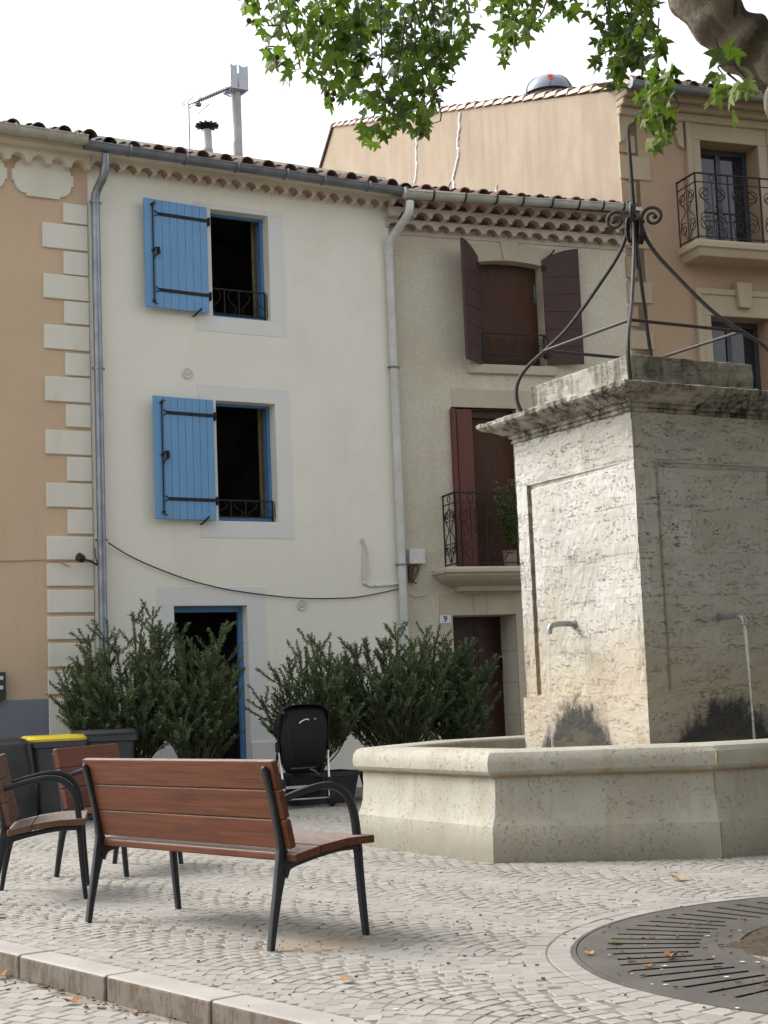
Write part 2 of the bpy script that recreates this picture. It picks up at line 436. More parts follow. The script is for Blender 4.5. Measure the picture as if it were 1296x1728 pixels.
def mk_kerb():
    t = NT('kerb_stone'); p = t.pos()
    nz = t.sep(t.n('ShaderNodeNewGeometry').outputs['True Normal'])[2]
    col = t.mix(t.ramp(t.noise(p, 2.3, 6, .65), .35, .7), (.33, .315, .29), (.28, .26, .235))
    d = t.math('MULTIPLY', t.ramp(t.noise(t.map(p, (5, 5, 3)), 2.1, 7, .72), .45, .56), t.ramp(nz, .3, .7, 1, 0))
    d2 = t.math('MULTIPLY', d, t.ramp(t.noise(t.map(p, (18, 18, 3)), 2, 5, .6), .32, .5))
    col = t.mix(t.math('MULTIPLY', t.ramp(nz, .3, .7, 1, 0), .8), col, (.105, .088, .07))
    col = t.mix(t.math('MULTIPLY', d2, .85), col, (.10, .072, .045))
    col = t.mix(t.ramp(t.noise(p, 80, 4, .65), .58, .72, 0, .4), col, (.20, .18, .16))
    return t.done(col, .9, t.bump(t.noise(p, 60, 6, .7), .35, .006), 0, .2)
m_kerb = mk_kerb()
m_grate = simple('cast_iron_grate', (.112, .100, .091), (.080, .071, .065), 3, .5, .25, 90, .003, .25)
m_pit_shade = simple('grate_pit_shade', (.012, .010, .009), None, 5, 1)  # near-black colour stands in for the shade inside the grate slots
m_soil = simple('brown_soil', (.075, .048, .028), (.04, .028, .018), 22, 1, .8, 50, .02)

def mk_bark():
    t = NT('plane_bark'); p = t.pos()
    v = t.n('ShaderNodeTexNoise', Vector=t.map(p, (1, 1, .75)), Scale=4.5, Detail=6, Distortion=.8).outputs[0]
    v2 = t.n('ShaderNodeTexNoise', Vector=t.map(p, (1, 1, .7), (4, 2, 7)), Scale=5.0, Detail=6, Distortion=1.6).outputs[0]
    col = t.mix(t.ramp(v, .46, .5), (.10, .083, .062), (.19, .162, .12))
    col = t.mix(t.ramp(v2, .62, .645), col, (.27, .25, .19))
    col = t.mix(t.ramp(v2, .36, .39, 1, 0), col, (.085, .07, .052))
    col = t.mix(t.ramp(t.noise(p, 40, 5, .7), .5, .75, 0, .35), col, (.06, .05, .04))
    return t.done(col, .85, t.bump(t.math('ADD', t.math('ADD', t.noise(p, 30, 6, .7), v2), t.math('MULTIPLY', t.noise(p, 9, 6, .7), 1.5)), .8, .02), 0, .25)
m_bark = mk_bark()
m_twig = simple('twig_bark', (.06, .045, .03), (.04, .03, .02), 20, .9)
m_seam = simple('rim_joint_mortar', (.33, .26, .16), (.25, .19, .11), 12, .95)
m_stem = simple('shrub_stem', (.10, .075, .05), (.06, .045, .03), 20, .9)

def mk_leaf(name, a, b, trans, ta=.45, rough=.5, spec=.35):
    t = NT(name)
    tint = t.n('ShaderNodeAttribute', {'attribute_name': 'tint'}).outputs['Fac']
    col = t.mix(tint, a, b)
    pb = t.n('ShaderNodeBsdfPrincipled', Base_Color=col, Roughness=rough); pb.inputs['Specular IOR Level'].default_value = spec
    tr = t.n('ShaderNodeBsdfTranslucent', Color=t.mix(tint, tuple(x * 1.0 for x in trans), tuple(x * 1.6 for x in trans)))
    mx = t.n('ShaderNodeMixShader', i0=ta, i1=pb.outputs[0], i2=tr.outputs[0])
    t.nt.links.new(mx.outputs[0], t.out.inputs[0]); return t.mat
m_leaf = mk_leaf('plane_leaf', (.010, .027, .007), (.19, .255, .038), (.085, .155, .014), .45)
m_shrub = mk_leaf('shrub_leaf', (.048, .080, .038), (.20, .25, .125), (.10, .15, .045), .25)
m_dry = mk_leaf('dry_leaf', (.26, .10, .028), (.42, .25, .10), (.2, .08, .02), .1, .8)
m_water = None
def mk_water():
    t = NT('basin_water'); p = t.pos()
    return t.done((.03, .035, .028), .06, t.bump(t.noise(p, 14, 3, .5), .35, .01), 0, .5)
m_water = mk_water()
def mk_jet():
    t = NT('falling_water')
    pb = t.n('ShaderNodeBsdfPrincipled', Base_Color=(.85, .87, .88), Roughness=.15)
    pb.inputs['Transmission Weight'].default_value = .45; pb.inputs['IOR'].default_value = 1.2
    tr = t.n('ShaderNodeBsdfTransparent')
    mx = t.n('ShaderNodeMixShader', i0=.5, i1=pb.outputs[0], i2=tr.outputs[0])
    t.nt.links.new(mx.outputs[0], t.out.inputs[0]); return t.mat
m_jet = mk_jet()
def mk_glass():
    t = NT('window_glass')
    return t.done((.02, .022, .025), .05, None, 0, .6)
m_glass = mk_glass()
m_yellow = simple('yellow_bin_lid', (.62, .48, .03), (.55, .42, .03), 6, .4)
m_bin = simple('dark_grey_bin', (.052, .056, .066), (.040, .043, .050), 5, .45)
m_binlid = simple('charcoal_bin_lid', (.042, .045, .045), (.034, .036, .036), 5, .45)
m_tarp = simple('black_cover', (.014, .015, .017), (.010, .011, .012), 5, .38, .3, 14, .01)
m_fabric = simple('black_fabric', (.010, .010, .012), (.007, .007, .008), 30, .85, .4, 250, .002)
m_white = simple('white_mark', (.75, .75, .75), None, 5, .5)
m_silver = simple('aluminium_tube', (.62, .63, .64), (.5, .51, .52), 5, .3, 0, 60, .004, .8)
m_rubber = simple('tyre_rubber', (.016, .016, .017), None, 5, .8)
m_plate = simple('enamel_plate', (.66, .69, .71), (.62, .65, .67), 5, .25)
m_navy = simple('navy_lettering', (.02, .035, .09), None, 5, .4)
m_planter = simple('dark_planter', (.030, .031, .034), (.022, .023, .025), 5, .6)
m_stone_b = plaster('limestone_trim', (.52, .47, .37), (.455, .405, .31), (.33, .28, .20), 45, .35, .006, .3)
m_rust = simple('rust_streak', (.30, .20, .13), (.36, .26, .18), 9, .95)
# ------------------------------------------------------------------ frames of the two building lines
AA = Frame((-1.81, 19.07), 29.5)
_q = on_plane(156, 800, AA.w(0, 0, 0), AA.ey)
FA = Frame((_q.x, _q.y), 29.5)                    # origin: joint between orange and cream house
XA = FA.fx(668, 700)                              # right end of the cream house
_q = FA.w(XA, .10, 0)
FB = Frame((_q.x, _q.y), 20.5)                    # house number 9 and the ochre house share this line
XB = FB.fx(1050, 330)                             # corner of the ochre house
m_curtain = simple('olive_curtain', (.17, .145, .075), (.12, .10, .05), 8, .9)

def wall_front(mb, x0, x1, z0, z1, holes, depth, mi=0, back=6.0):
    xs = sorted({x0, x1, *[h[0] for h in holes], *[h[1] for h in holes]})
    zs = sorted({z0, z1, *[h[2] for h in holes], *[h[3] for h in holes]})
    for a, b in zip(xs, xs[1:]):
        for c, d in zip(zs, zs[1:]):
            if any(h[0] <= (a + b) / 2 <= h[1] and h[2] <= (c + d) / 2 <= h[3] for h in holes): continue
            mb.poly([(a, 0, c), (b, 0, c), (b, 0, d), (a, 0, d)], mi)
    for h in holes:
        a, b, c, d = h[:4]; dp = h[4] if len(h) > 4 else depth
        mb.poly([(a, 0, c), (a, 0, d), (a, dp, d), (a, dp, c)], mi)
        mb.poly([(b, 0, c), (b, dp, c), (b, dp, d), (b, 0, d)], mi)
        mb.poly([(a, 0, d), (b, 0, d), (b, dp, d), (a, dp, d)], mi)
        mb.poly([(a, 0, c), (a, dp, c), (b, dp, c), (b, 0, c)], mi)
    mb.poly([(x0, 0, z0), (x0, 0, z1), (x0, back, z1), (x0, back, z0)], mi)
    mb.poly([(x1, 0, z0), (x1, back, z0), (x1, back, z1), (x1, 0, z1)], mi)
    mb.poly([(x0, back, z0), (x0, back, z1), (x1, back, z1), (x1, back, z0)], mi)

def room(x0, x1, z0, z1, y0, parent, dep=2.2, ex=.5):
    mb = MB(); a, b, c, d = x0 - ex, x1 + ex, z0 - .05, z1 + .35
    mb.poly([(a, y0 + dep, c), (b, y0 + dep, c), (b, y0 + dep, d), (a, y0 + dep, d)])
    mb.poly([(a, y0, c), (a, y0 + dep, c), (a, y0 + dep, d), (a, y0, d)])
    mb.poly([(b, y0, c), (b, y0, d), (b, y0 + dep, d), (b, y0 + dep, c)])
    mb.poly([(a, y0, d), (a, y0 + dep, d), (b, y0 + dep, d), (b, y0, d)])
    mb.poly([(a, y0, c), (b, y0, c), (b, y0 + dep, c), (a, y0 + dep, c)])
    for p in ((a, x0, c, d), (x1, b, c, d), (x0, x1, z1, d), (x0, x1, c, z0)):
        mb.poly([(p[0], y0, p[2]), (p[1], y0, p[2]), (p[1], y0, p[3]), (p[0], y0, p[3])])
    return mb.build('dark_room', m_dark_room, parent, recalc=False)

def ring_panel(mb, o, i, y0, y1, mi=0, openbottom=False):
    """flat band around an opening: o, i = (x0, x1, z0, z1)"""
    mb.box(o[0], i[0], y0, y1, i[2], i[3], mi); mb.box(i[1], o[1], y0, y1, i[2], i[3], mi)
    mb.box(o[0], o[1], y0, y1, i[3], o[3], mi)
    if not openbottom: mb.box(o[0], o[1], y0, y1, o[2], i[2], mi)

def genoise_row(mb, x0, x1, z0, h, y0, y1, pitch, rad, phase=0.0, rise=1.0, mi=0, mt=1):
    """mortar course whose underside is scalloped by canal tiles: a prism from y0 back to y1"""
    n = int((x1 - x0) / pitch) + 2; pts = [(x0, z0)]; kinds = []
    def add(p, k): pts.append(p); kinds.append(k)
    for i in range(-1, n):
        c = x0 + phase + (i + .5) * pitch
        if c - rad <= x0 + .005 or c + rad >= x1 - .005: continue
        r = rad * rnd.uniform(.93, 1.05); c += rnd.uniform(-.008, .008); hh = rise * rnd.uniform(.92, 1.06)
        add((c - r, z0), 0)
        for k in range(1, 9):
            a = math.pi - math.pi * k / 8
            add((c + r * math.cos(a), z0 + rad * hh * math.sin(a)), 1)
    add((x1, z0), 0); add((x1, z0 + h), 0); add((x0, z0 + h), 0); kinds.append(0)
    mb.prism(pts, lambda x, z: (x, y0, z), lambda x, z: (x, y1, z), mi, side=lambda i: mt if kinds[i] else mi, caps=False)
    # front and back faces, cut into strips so no n-gon has to bridge the scallops
    zt = z0 + h
    for (xa, za), (xb, zb) in zip(pts[:-3], pts[1:-2]):
        mb.poly([(xa, y0, za), (xb, y0, zb), (xb, y0, zt), (xa, y0, zt)], mi)

def roof(name, parent, x0, x1, y0, z0, slope, length, pitch, mats, seed=3, tl=.40, rad=.085, first_out=.0):
    """canal tiles: one convex row per pitch, each tile lapping the next, over a sheet of channel tiles"""
    rr = random.Random(seed); cs, sn = math.cos(slope), math.sin(slope)
    mb = MB(); n = int((x1 - x0) / pitch); pitch = (x1 - x0) / n
    nt = int(length / (tl - .05))
    mb.tint = .25
    for i in range(n + 1):                # channels
        x = x0 + i * pitch
        path = []
        for k in range(7):
            a = math.pi * k / 6
            path.append((x + .5 * pitch * math.cos(math.pi + a) * .98, -.05 * math.sin(a)))
        mb.tint = rr.uniform(.3, .8)
        for (xa, da), (xb, db) in zip(path, path[1:]):
            mb.poly([(xa, y0, z0 + da), (xb, y0, z0 + db), (xb, y0 + length * cs, z0 + db + length * sn), (xa, y0 + length * cs, z0 + da + length * sn)])
    for i in range(n):
        xc = x0 + (i + .5) * pitch
        for k in range(nt):
            s0 = k * (tl - .05) - (rr.uniform(-.02, .03) if k == 0 else 0); s1 = s0 + tl
            mb.tint = rr.random(); jx = rr.uniform(-.012, .012); jz = rr.uniform(-.006, .008)
            ra, rb = rad * rr.uniform(.97, 1.07), rad * rr.uniform(.82, .88)
            O = []; th = .014
            for (s, r, lift) in ((s0, ra, .022), (s1, rb, 0)):
                y = y0 + s * cs; z = z0 + s * sn + lift + jz
                O.append([(xc + jx + r * math.cos(math.pi * q / 8), y - sn * r * math.sin(math.pi * q / 8) * .0, z + r * 1.0 * math.sin(math.pi * q / 8)) for q in range(9)])
                O.append([(xc + jx + (r - th) * math.cos(math.pi * q / 8), y, z + (r - th) * math.sin(math.pi * q / 8)) for q in range(9)])
            for q in range(8):
                mb.poly([O[0][q], O[0][q + 1], O[2][q + 1], O[2][q]])
                if k < 2: mb.poly([O[1][q], O[3][q], O[3][q + 1], O[1][q + 1]])
                mb.poly([O[0][q], O[1][q], O[1][q + 1], O[0][q + 1]])
    # sheathing below
    mb.tint = .1
    mb.poly([(x0, y0 + .02, z0 - .07), (x1, y0 + .02, z0 - .07), (x1, y0 + length * cs, z0 - .07 + length * sn), (x0, y0 + length * cs, z0 - .07 + length * sn)])
    return mb.build(name, mats, parent, tint=True, recalc=False)

def gutter(name, parent, p0, p1, r, mat, brackets=(), bmat=None, endcap=None):
    """half-round trough from p0 to p1 (local points), open on top, rolled lip"""
    mb = MB(); p0, p1 = Vector(p0), Vector(p1); d = (p1 - p0).normalized()
    out = Vector((0, -1, 0)); up = Vector((0, 0, 1)); th = .006
    ang = [math.pi + math.pi * k / 12 for k in range(13)]
    rings = []
    for p in (p0, p1):
        A = [p + out * (r * -math.cos(a)) * -1 + up * r * math.sin(a) for a in ang]
        B = [p + out * ((r - th) * -math.cos(a)) * -1 + up * (r - th) * math.sin(a) for a in ang]
        rings.append(A + B[::-1])
    mb.loft(rings, 0, cap=True)
    lip = [p0 + out * r + up * .004, p1 + out * r + up * .004]
    mb.tube(lip, .011, 8)
    if endcap is not None:
        for p in (p0, p1):
            mb.tube([p - d * .004, p + d * .004], r * 1.0, 16, 0)
    g = mb.build(name, mat, parent, smooth=True)
    L = (p1 - p0).length
    for s in brackets:
        bb = MB(); c = p0 + d * (s * L)
        pts = [c + out * (r + .008) * math.cos(a) * -1 + up * (r + .008) * math.sin(a) for a in [math.pi + math.pi * k / 10 for k in range(11)]]
        pts = [pts[0] + up * .03] + pts + [pts[-1] + up * .02]
        pts2 = pts if (pts[0] - c).dot(out) > 0 else pts[::-1]
        for a, b in zip(pts2, pts2[1:]):
            m = (a + b) / 2; t = (b - a) / 2; nn = t.cross(d).normalized()
            bb.obox(m, t * 1.05, d * .013, nn * .004)
        bb.build('gutter_bracket', bmat or mat, g)
    return g

def downpipe(parent, pts, r, mat, clips, cmat, name='downpipe', sleeves=()):
    mb = MB(); mb.tube(pts, r, 14)
    for p, q in sleeves:
        mb.tube([p, q], r * 1.12, 14)
    d = mb.build(name, mat, parent, smooth=True)
    for c in clips:
        cb = MB(); c = Vector(c)
        cb.tube([c - Vector((0, 0, .012)), c + Vector((0, 0, .012))], r * 1.2, 14)
        cb.box(c.x - r * 1.5, c.x + r * 1.5, c.y - .012, c.y + .012, c.z - .011, c.z + .011)
        cb.box(c.x - .012, c.x + .012, c.y, c.y + r * 2.2, c.z - .01, c.z + .01)
        cb.build('pipe_clip', cmat, d, smooth=True)
    return d

def scroll(mb, c, r, ax, ay, turns=1.4, a0=0, w=.006, rin=.25, n=6, ccw=1):
    """flat spiral in the plane of ax, ay"""
    c = Vector(c); ax, ay = Vector(ax), Vector(ay); pts = []
    K = int(22 * turns)
    for k in range(K + 1):
        t = k / K; a = a0 + ccw * 2 * math.pi * turns * t; q = r * (1 - (1 - rin) * t)
        pts.append(c + ax * q * math.cos(a) + ay * q * math.sin(a))
    mb.tube(pts, w, n)
    return pts

# ================================================================== ORANGE HOUSE (left)
HD = thing('orange_house', 'orange rendered house with cream quoins and a blue-grey plinth at the left edge', 'house', (FA.o.x, FA.o.y, 0), FA.th)
XD0 = FA.fx(-330, 800)
ZD = FA.fz(60, 281)                                # underside of its eave course
wd = MB(); wall_front(wd, XD0, -.004, 0, ZD + .5, [], .2)
wd.build('wall', m_orange, HD, recalc=False)
zpl = FA.fz(60, 1180)
pl = MB(); pl.box(XD0, FA.fx(83, 1200) - .002, -.018, 0.05, -.1, zpl); pl.build('plinth', m_plinth, HD, bevel=.004)
# quoins: alternating short and long blocks above, full-width blocks below
qrows = [(343, 378, 107), (377, 421, 72), (424, 465, 108), (463, 506, 74), (508, 548, 109), (548, 591, 75), (595, 635, 111), (635, 679, 77), (682, 722, 112), (725, 768, 78),
         (770, 813, 114), (814, 857, 79), (859, 902, 115), (904, 946, 80), (949, 990, 80), (994, 1035, 81), (1039, 1080, 81), (1084, 1126, 82), (1130, 1172, 82)]
for a, b, xl in qrows:
    ym = (a + b) / 2; xr = 145.5 + (ym - 360) * .0205
    x0, x1 = FA.fx(xl, ym, -.03), -.012
    zt, zb = FA.fz((xl + xr) / 2, a, -.03), FA.fz((xl + xr) / 2, b, -.03)
    q = MB(); q.box(x0, x1, -.032, .02, zb + .008, zt - .008); q.build('quoin', m_quoin, HD, bevel=.010, seg=3)
q = MB(); q.box(FA.fx(83, 1200, -.03), -.012, -.034, .02, -.1, FA.fz(118, 1178, -.03)); q.build('quoin', m_quoin, HD, bevel=.010)
# frieze plaques: cut-corner cartouches just under the eave
def plaque(cx, hw, z0, z1):
    q = MB(); h = z1 - z0; c = h * .36; e = .03; pts = []
    def corner(x, z, sx, sz, rev):
        a = [(x - sx * c, z), (x - sx * c, z - sz * e)]
        arc = []
        for k in range(7):
            t = math.pi / 2 * k / 6
            arc.append((x - sx * (e + (c - e) * math.cos(t) * 1.0 - 0) + 0, z - sz * (e + (c - e) * math.sin(t)) ))
        arc = [(x - sx * c + sx * (c - e) * math.sin(t), z - sz * c + sz * (c - e) * math.cos(t)) for t in [math.pi / 2 * k / 6 for k in range(7)]]
        b = [(x - sx * e, z - sz * c), (x, z - sz * c)]
        r = a + arc + b
        return r[::-1] if rev else r
    x0, x1 = cx - hw, cx + hw
    pts += corner(x1, z1, 1, 1, False); pts += corner(x1, z0, 1, -1, True)
    pts += corner(x0, z0, -1, -1, False); pts += corner(x0, z1, -1, 1, True)
    q.prism(pts, lambda x, z: (x, -.035, z), lambda x, z: (x, .01, z))
    return q.build('frieze_plaque', m_quoin, HD)
px0, px1 = FA.fx(20, 300, -.03), FA.fx(124, 310, -.03)
pz0, pz1 = FA.fz(72, 333, -.03), FA.fz(72, 272, -.03)
plaque((px0 + px1) / 2, (px1 - px0) / 2, pz0, pz1 + .03)
step_ = (px1 - px0) + (FA.fx(20, 300, -.03) - FA.fx(12, 300, -.03))
plaque((px0 + px1) / 2 - step_, (px1 - px0) / 2, pz0, pz1 + .03)
gd = MB(); genoise_row(gd, XD0, -.004, ZD, .17, -.15, 0, .245, .092, .02, 1.05, 0, 0)
gd.box(XD0, -.004, -.30, 0, ZD + .17, ZD + .25)
gd.build('eave_course', [m_genoise, m_genoise], HD, recalc=False)
YG = -.40
zg0 = FA.fz(70, 222, YG)
gutter('gutter', HD, (XD0, YG, zg0 + .01), (FA.fx(146, 243, YG), YG, zg0), .085, m_gut_cream, [.72, .85, .955], m_gut_cream)
roof('roof', HD, XD0, .06, -.38, zg0 + .02, math.radians(16), 5.2, .285, m_tile, 5)
mb = MB(); mb.box(FA.fx(-60, 1150, -.1), FA.fx(10, 1150, -.1), -.10, 0, FA.fz(5, 1181, -.1), FA.fz(5, 1134, -.1)); 
LBX = thing('letterbox', 'dark grey wall letterbox with pale name strips on the orange wall', 'letterbox', (FA.o.x, FA.o.y, 0), FA.th)
mb.build('letterbox_body', m_bin, LBX, bevel=.005)
for yy in (1144, 1160):
    mb = MB(); mb.box(FA.fx(-30, yy, -.104), FA.fx(5.5, yy, -.104), -.104, -.099, FA.fz(2, yy + 3, -.104), FA.fz(2, yy - 3, -.104)); mb.build('name_strip', m_pvc, LBX)

# ================================================================== CREAM HOUSE
HA = thing('cream_house', 'cream plastered three-storey house with bright blue shutters and door frame', 'house', (FA.o.x, FA.o.y, 0), FA.th)
ZA = FA.fz(400, 320)                               # underside of the scalloped eave
w1 = (FA.fx(357, 450), FA.fx(454.5, 455), FA.fz(400, 537), FA.fz(398, 358))
w2 = (FA.fx(366.5, 780), FA.fx(467, 780), FA.fz(420, 880), FA.fz(418, 679))
dd = (FA.fx(295, 1100), FA.fx(419, 1100), 0.0, FA.fz(355, 1022))
wa = MB(); wall_front(wa, 0, XA, 0, ZA + .45, [w1, w2, dd], .21)
wa.build('wall', m_cream, HA, recalc=False)
sb = MB()
s1 = (w1[0] - .22, FA.fx(480.5, 470), FA.fz(405, 563.5), w1[3] + .005)
# bands round the openings sit a few millimetres proud of the plaster
ring_panel(sb, (FA.fx(331, 560), s1[1], s1[2], FA.fz(400, 357) + .06), w1, -.005, .003)
sb.build('window_surround', m_band, HA, recalc=False, bevel=.003)
sb = MB(); ring_panel(sb, (FA.fx(336, 780), FA.fx(493, 780), FA.fz(418, 908.5), FA.fz(410, 653)), w2, -.005, .003)
sb.build('window_surround', m_band, HA, recalc=False, bevel=.003)
sb = MB(); ring_panel(sb, (FA.fx(265, 1050), FA.fx(450, 1080), 0, FA.fz(355, 990)), dd, -.005, .003, 0, True)
sb.box(dd[1] + .002, FA.fx(461, 1265), -.03, 0, -.05, FA.fz(436, 1252, -.03))
sb.build('door_surround', m_band, HA, recalc=False, bevel=.003)

def blue_window(w, guard_top):
    fr = MB(); a, b, c, d = w; t = .055; y0, y1 = .165, .215
    fr.box(a, a + t, y0, y1, c, d); fr.box(b - t * .75, b, y0, y1, c, d); fr.box(a + t, b - t * .75, y0, y1, d - t * .6, d); fr.box(a + t, b - t * .75, y0, y1, c, c + t * 1.15)
    f = fr.build('window_frame', m_blue_frame, HA, bevel=.004)
    # casement leaf swung into the room, hinged on the right
    lf = MB(); h = b - .07; L = (b - a) - .16
    e0, e1 = b - .035, b - .035 + L                  # thrown right back against the inner wall
    lf.box(e0, e0 + .05, .25, .29, c + .07, d - .05); lf.box(e1 - .05, e1, .25, .29, c + .07, d - .05)
    lf.box(e0 + .05, e1 - .05, .25, .29, c + .07, c + .13); lf.box(e0 + .05, e1 - .05, .25, .29, d - .11, d - .05)
    lo = lf.build('casement', m_blue_frame, f, bevel=.003)
    pn = MB(); pn.box(e0 + .05, e1 - .05, .267, .273, c + .13, d - .11); pn.build('pane', m_glass, f)
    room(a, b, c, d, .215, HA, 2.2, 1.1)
    cu = MB(); cu.loft([[(b + .06 - .14 * k / 10, .34 + .018 * math.sin(k * 2.1), z) for k in range(11)] for z in (c + .02, d + .1)], cap=False, closed=False); cu.build('curtain', m_curtain, HA, smooth=True)
    g = MB(); gy = .085; zt = c + guard_top
    for z in (c + .06, zt): g.box(a + .0, b - .03, gy - .012, gy + .012, z - .008, z + .008)
    g.box(b - .045, b - .03, gy - .012, gy + .012, c + .01, zt)
    for k in range(4):
        x = a + (b - a) * (k + .5) / 4; sg = 1 if k % 2 else -1
        hh = zt - c - .07
        g.tube(spline([(x + sg * .03, gy, c + .07), (x + sg * .06, gy, c + .07 + hh * .25), (x - sg * .02, gy, c + .07 + hh * .5), (x - sg * .05, gy, c + .07 + hh * .75), (x, gy, zt - .01)], 5), .005, 6)
        g.box(x + .5 * (b - a) / 4 - .006, x + .5 * (b - a) / 4 + .006, gy - .006, gy + .006, c + .06, zt)
    g.build('guard_rail', m_iron, HA)
blue_window(w1, .38); blue_window(w2, .27)

def blue_shutter(xl, xr, zb, zt, ang):
    """boarded leaf folded back against the wall; the hinge is on its right"""
    W, H = xr - xl, zt - zb
    fx = lambda x, y, z: (xr - (W - x) * math.cos(ang) - y * math.sin(ang) * -1 * 0, -.035 + y - (W - x) * math.sin(ang), zb + z)
    def bx(mb, x0, x1, y0, y1, z0, z1, mi=0):
        a = [mb.vert(fx(x, y, z)) for z in (z0, z1) for y in (y0, y1) for x in (x0, x1)]
        for q in ((0, 2, 3, 1), (4, 5, 7, 6), (0, 1, 5, 4), (2, 6, 7, 3), (0, 4, 6, 2), (1, 3, 7, 5)): mb.face([a[i] for i in q], mi)
    mb = MB(); n = 7; e = W * .155
    bx(mb, 0, e - .0015, -.036, 0, 0, H)
    bw = (W - e) / n
    for k in range(n):
        bx(mb, e + k * bw + .0025, e + (k + 1) * bw - .0025, -.033, -.003, 0.001, H - .001)
    bx(mb, e, W - .002, -.026, -.010, .004, H - .004)
    s = mb.build('shutter', m_blue, HA, bevel=.004)
    for z in (H * .165, H * .868):
        st = MB(); bx(st, e + .05, W + .005, -.043, -.032, z - .02, z + .02)
        for sg in (-1, 1):
            p = [Vector(fx(e + .07, -.04, z + sg * .01)), Vector(fx(e + .03, -.04, z + sg * .015)), Vector(fx(e + .005, -.04, z + sg * .035))]
            st.tube(p, .007, 6)
        for k in range(3):
            c = Vector(fx(e + .1 + k * (W - e - .15) / 2, -.045, z)); st.ball(c, .008, 0, 6, 4)
        st.build('strap_hinge', m_iron, s)
        pin = MB(); bx(pin, W + .012, W + .032, -.05, .06, z - .055, z + .045); pin.build('hinge_pin', m_iron, s)
    bar = MB(); xb = e * .80
    bar.tube([fx(xb, -.052, H * .045), fx(xb, -.052, H * .955)], .009, 8)
    for z in (H * .055, H * .52, H * .945): bx(bar, xb - .02, xb + .02, -.058, -.034, z - .012, z + .012)
    bar.tube(spline([fx(xb - .01, -.055, H * .955), fx(xb + .02, -.06, H * .965), fx(xb + .045, -.06, H * .955)]), .007, 6)
    bar.tube(spline([fx(xb - .01, -.055, H * .045), fx(xb + .02, -.06, H * .03), fx(xb + .045, -.06, H * .03)]), .007, 6)
    bar.tube(spline([fx(xb, -.06, H * .53), fx(xb + .05, -.075, H * .545), fx(xb + .075, -.08, H * .50), fx(xb + .02, -.075, H * .47), fx(xb, -.06, H * .44)]), .010, 6)
    bx(bar, xb + .055, xb + .075, -.09, -.034, H * .49, H * .55)
    bar.build('espagnolette', m_iron, s)
    ct = MB(); ct.tube(spline([fx(W * .77, -.02, -.045), fx(W * .80, -.055, -.01), fx(W * .86, -.07, .04)]), .012, 6); ct.tube([fx(W * .77, .05, -.045), fx(W * .77, -.03, -.045)], .01, 6)
    ct.build('shutter_catch', m_iron, HA)
    return s
blue_shutter(FA.fx(243, 430, -.10), FA.fx(350.5, 440, -.05), FA.fz(345, 528.5, -.05), FA.fz(345, 350, -.05), math.radians(4))
blue_shutter(FA.fx(259.5, 770, -.10), FA.fx(361.5, 770, -.05), FA.fz(360, 878.5, -.05), FA.fz(357, 675.5, -.05), math.radians(4))
# doorway
db = MB(); a, b, c, d = dd; t = .055
db.box(a, a + t, .14, .21, c, d); db.box(b - t, b, .14, .21, c, d); db.box(a + t, b - t, .14, .21, d - t * 1.3, d)
db.build('door_frame', m_blue_frame, HA, bevel=.004)
lf = MB(); lf.box(a + .06, a + .10, .22, .22 + .8, c + .02, d - .08); lf.build('open_door_leaf', m_blue_frame, HA, bevel=.004)
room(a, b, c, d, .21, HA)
# eave: one scalloped course, a flat course, then the gutter
ga = MB(); genoise_row(ga, .004, XA + .02, ZA, .12, -.15, 0, .20, .075, .0, .95)
ga.build('eave_course', [m_genoise, m_genoise_tile], HA, recalc=False)
gb = MB(); gb.box(.004, XA + .02, -.29, 0, ZA + .12, ZA + .21); gb.build('cornice_band', m_genoise, HA, bevel=.01)
YA = -.37
gA0 = (FA.fx(143, 242, YA), YA, FA.fz(143, 241, YA)); gA1 = (FA.fx(684, 324, YA), YA, FA.fz(684, 322, YA))
gutter('gutter', HA, gA0, gA1, .078, m_zinc_dull, [.125, .29, .445, .60, .72, .87], m_zinc, endcap=1)
roof('roof', HA, .03, XA + .05, -.36, (gA0[2] + gA1[2]) / 2 + .03, math.radians(16), 5.2, .285, m_tile, 8)
# zinc downpipe
def FP(x, y, off): a, b = FA.front(x, y, off); return (a, off, b)
zb = .02
pp = [FP(178, 260, YA), FP(178, 278, YA + .02), FP(174, 298, YA + .06), FP(165, 318, -.16), FP(161, 332, -.12), FP(161, 350, -.11)]
pp = spline(pp, 4) + [(FA.fx(161.5, 380, -.11), -.11, FA.fz(161, 380, -.11)), (FA.fx(161.5, 380, -.11), -.11, zb)]
xpA = FA.fx(161.5, 380, -.11)
dpA = downpipe(HA, pp, .052, m_zinc, [(xpA, -.11, FA.fz(161, 342, -.11)), (xpA, -.11, FA.fz(165, 622, -.11)), (xpA, -.11, FA.fz(169, 911, -.11))], m_zinc)
# round vents in the plaster
for x, y in ((316, 630), (508.5, 1021)):
    v = MB(); cx, cz = FA.front(x, y)
    f = lambda r, yy: [(cx + r * math.cos(2 * math.pi * k / 20), yy, cz + r * math.sin(2 * math.pi * k / 20)) for k in range(20)]
    v.loft([f(.068, 0), f(.068, -.018), f(.058, -.022), f(.048, -.010), f(.03, -.010), f(.026, -.020), f(.004, -.022)])
    for k in range(3): v.box(cx - .004 + .018 * (k - 1), cx + .004 + .018 * (k - 1), -.026, -.012, cz - .02, cz + .02)
    v.build('round_vent', m_pvc, HA, smooth=True)

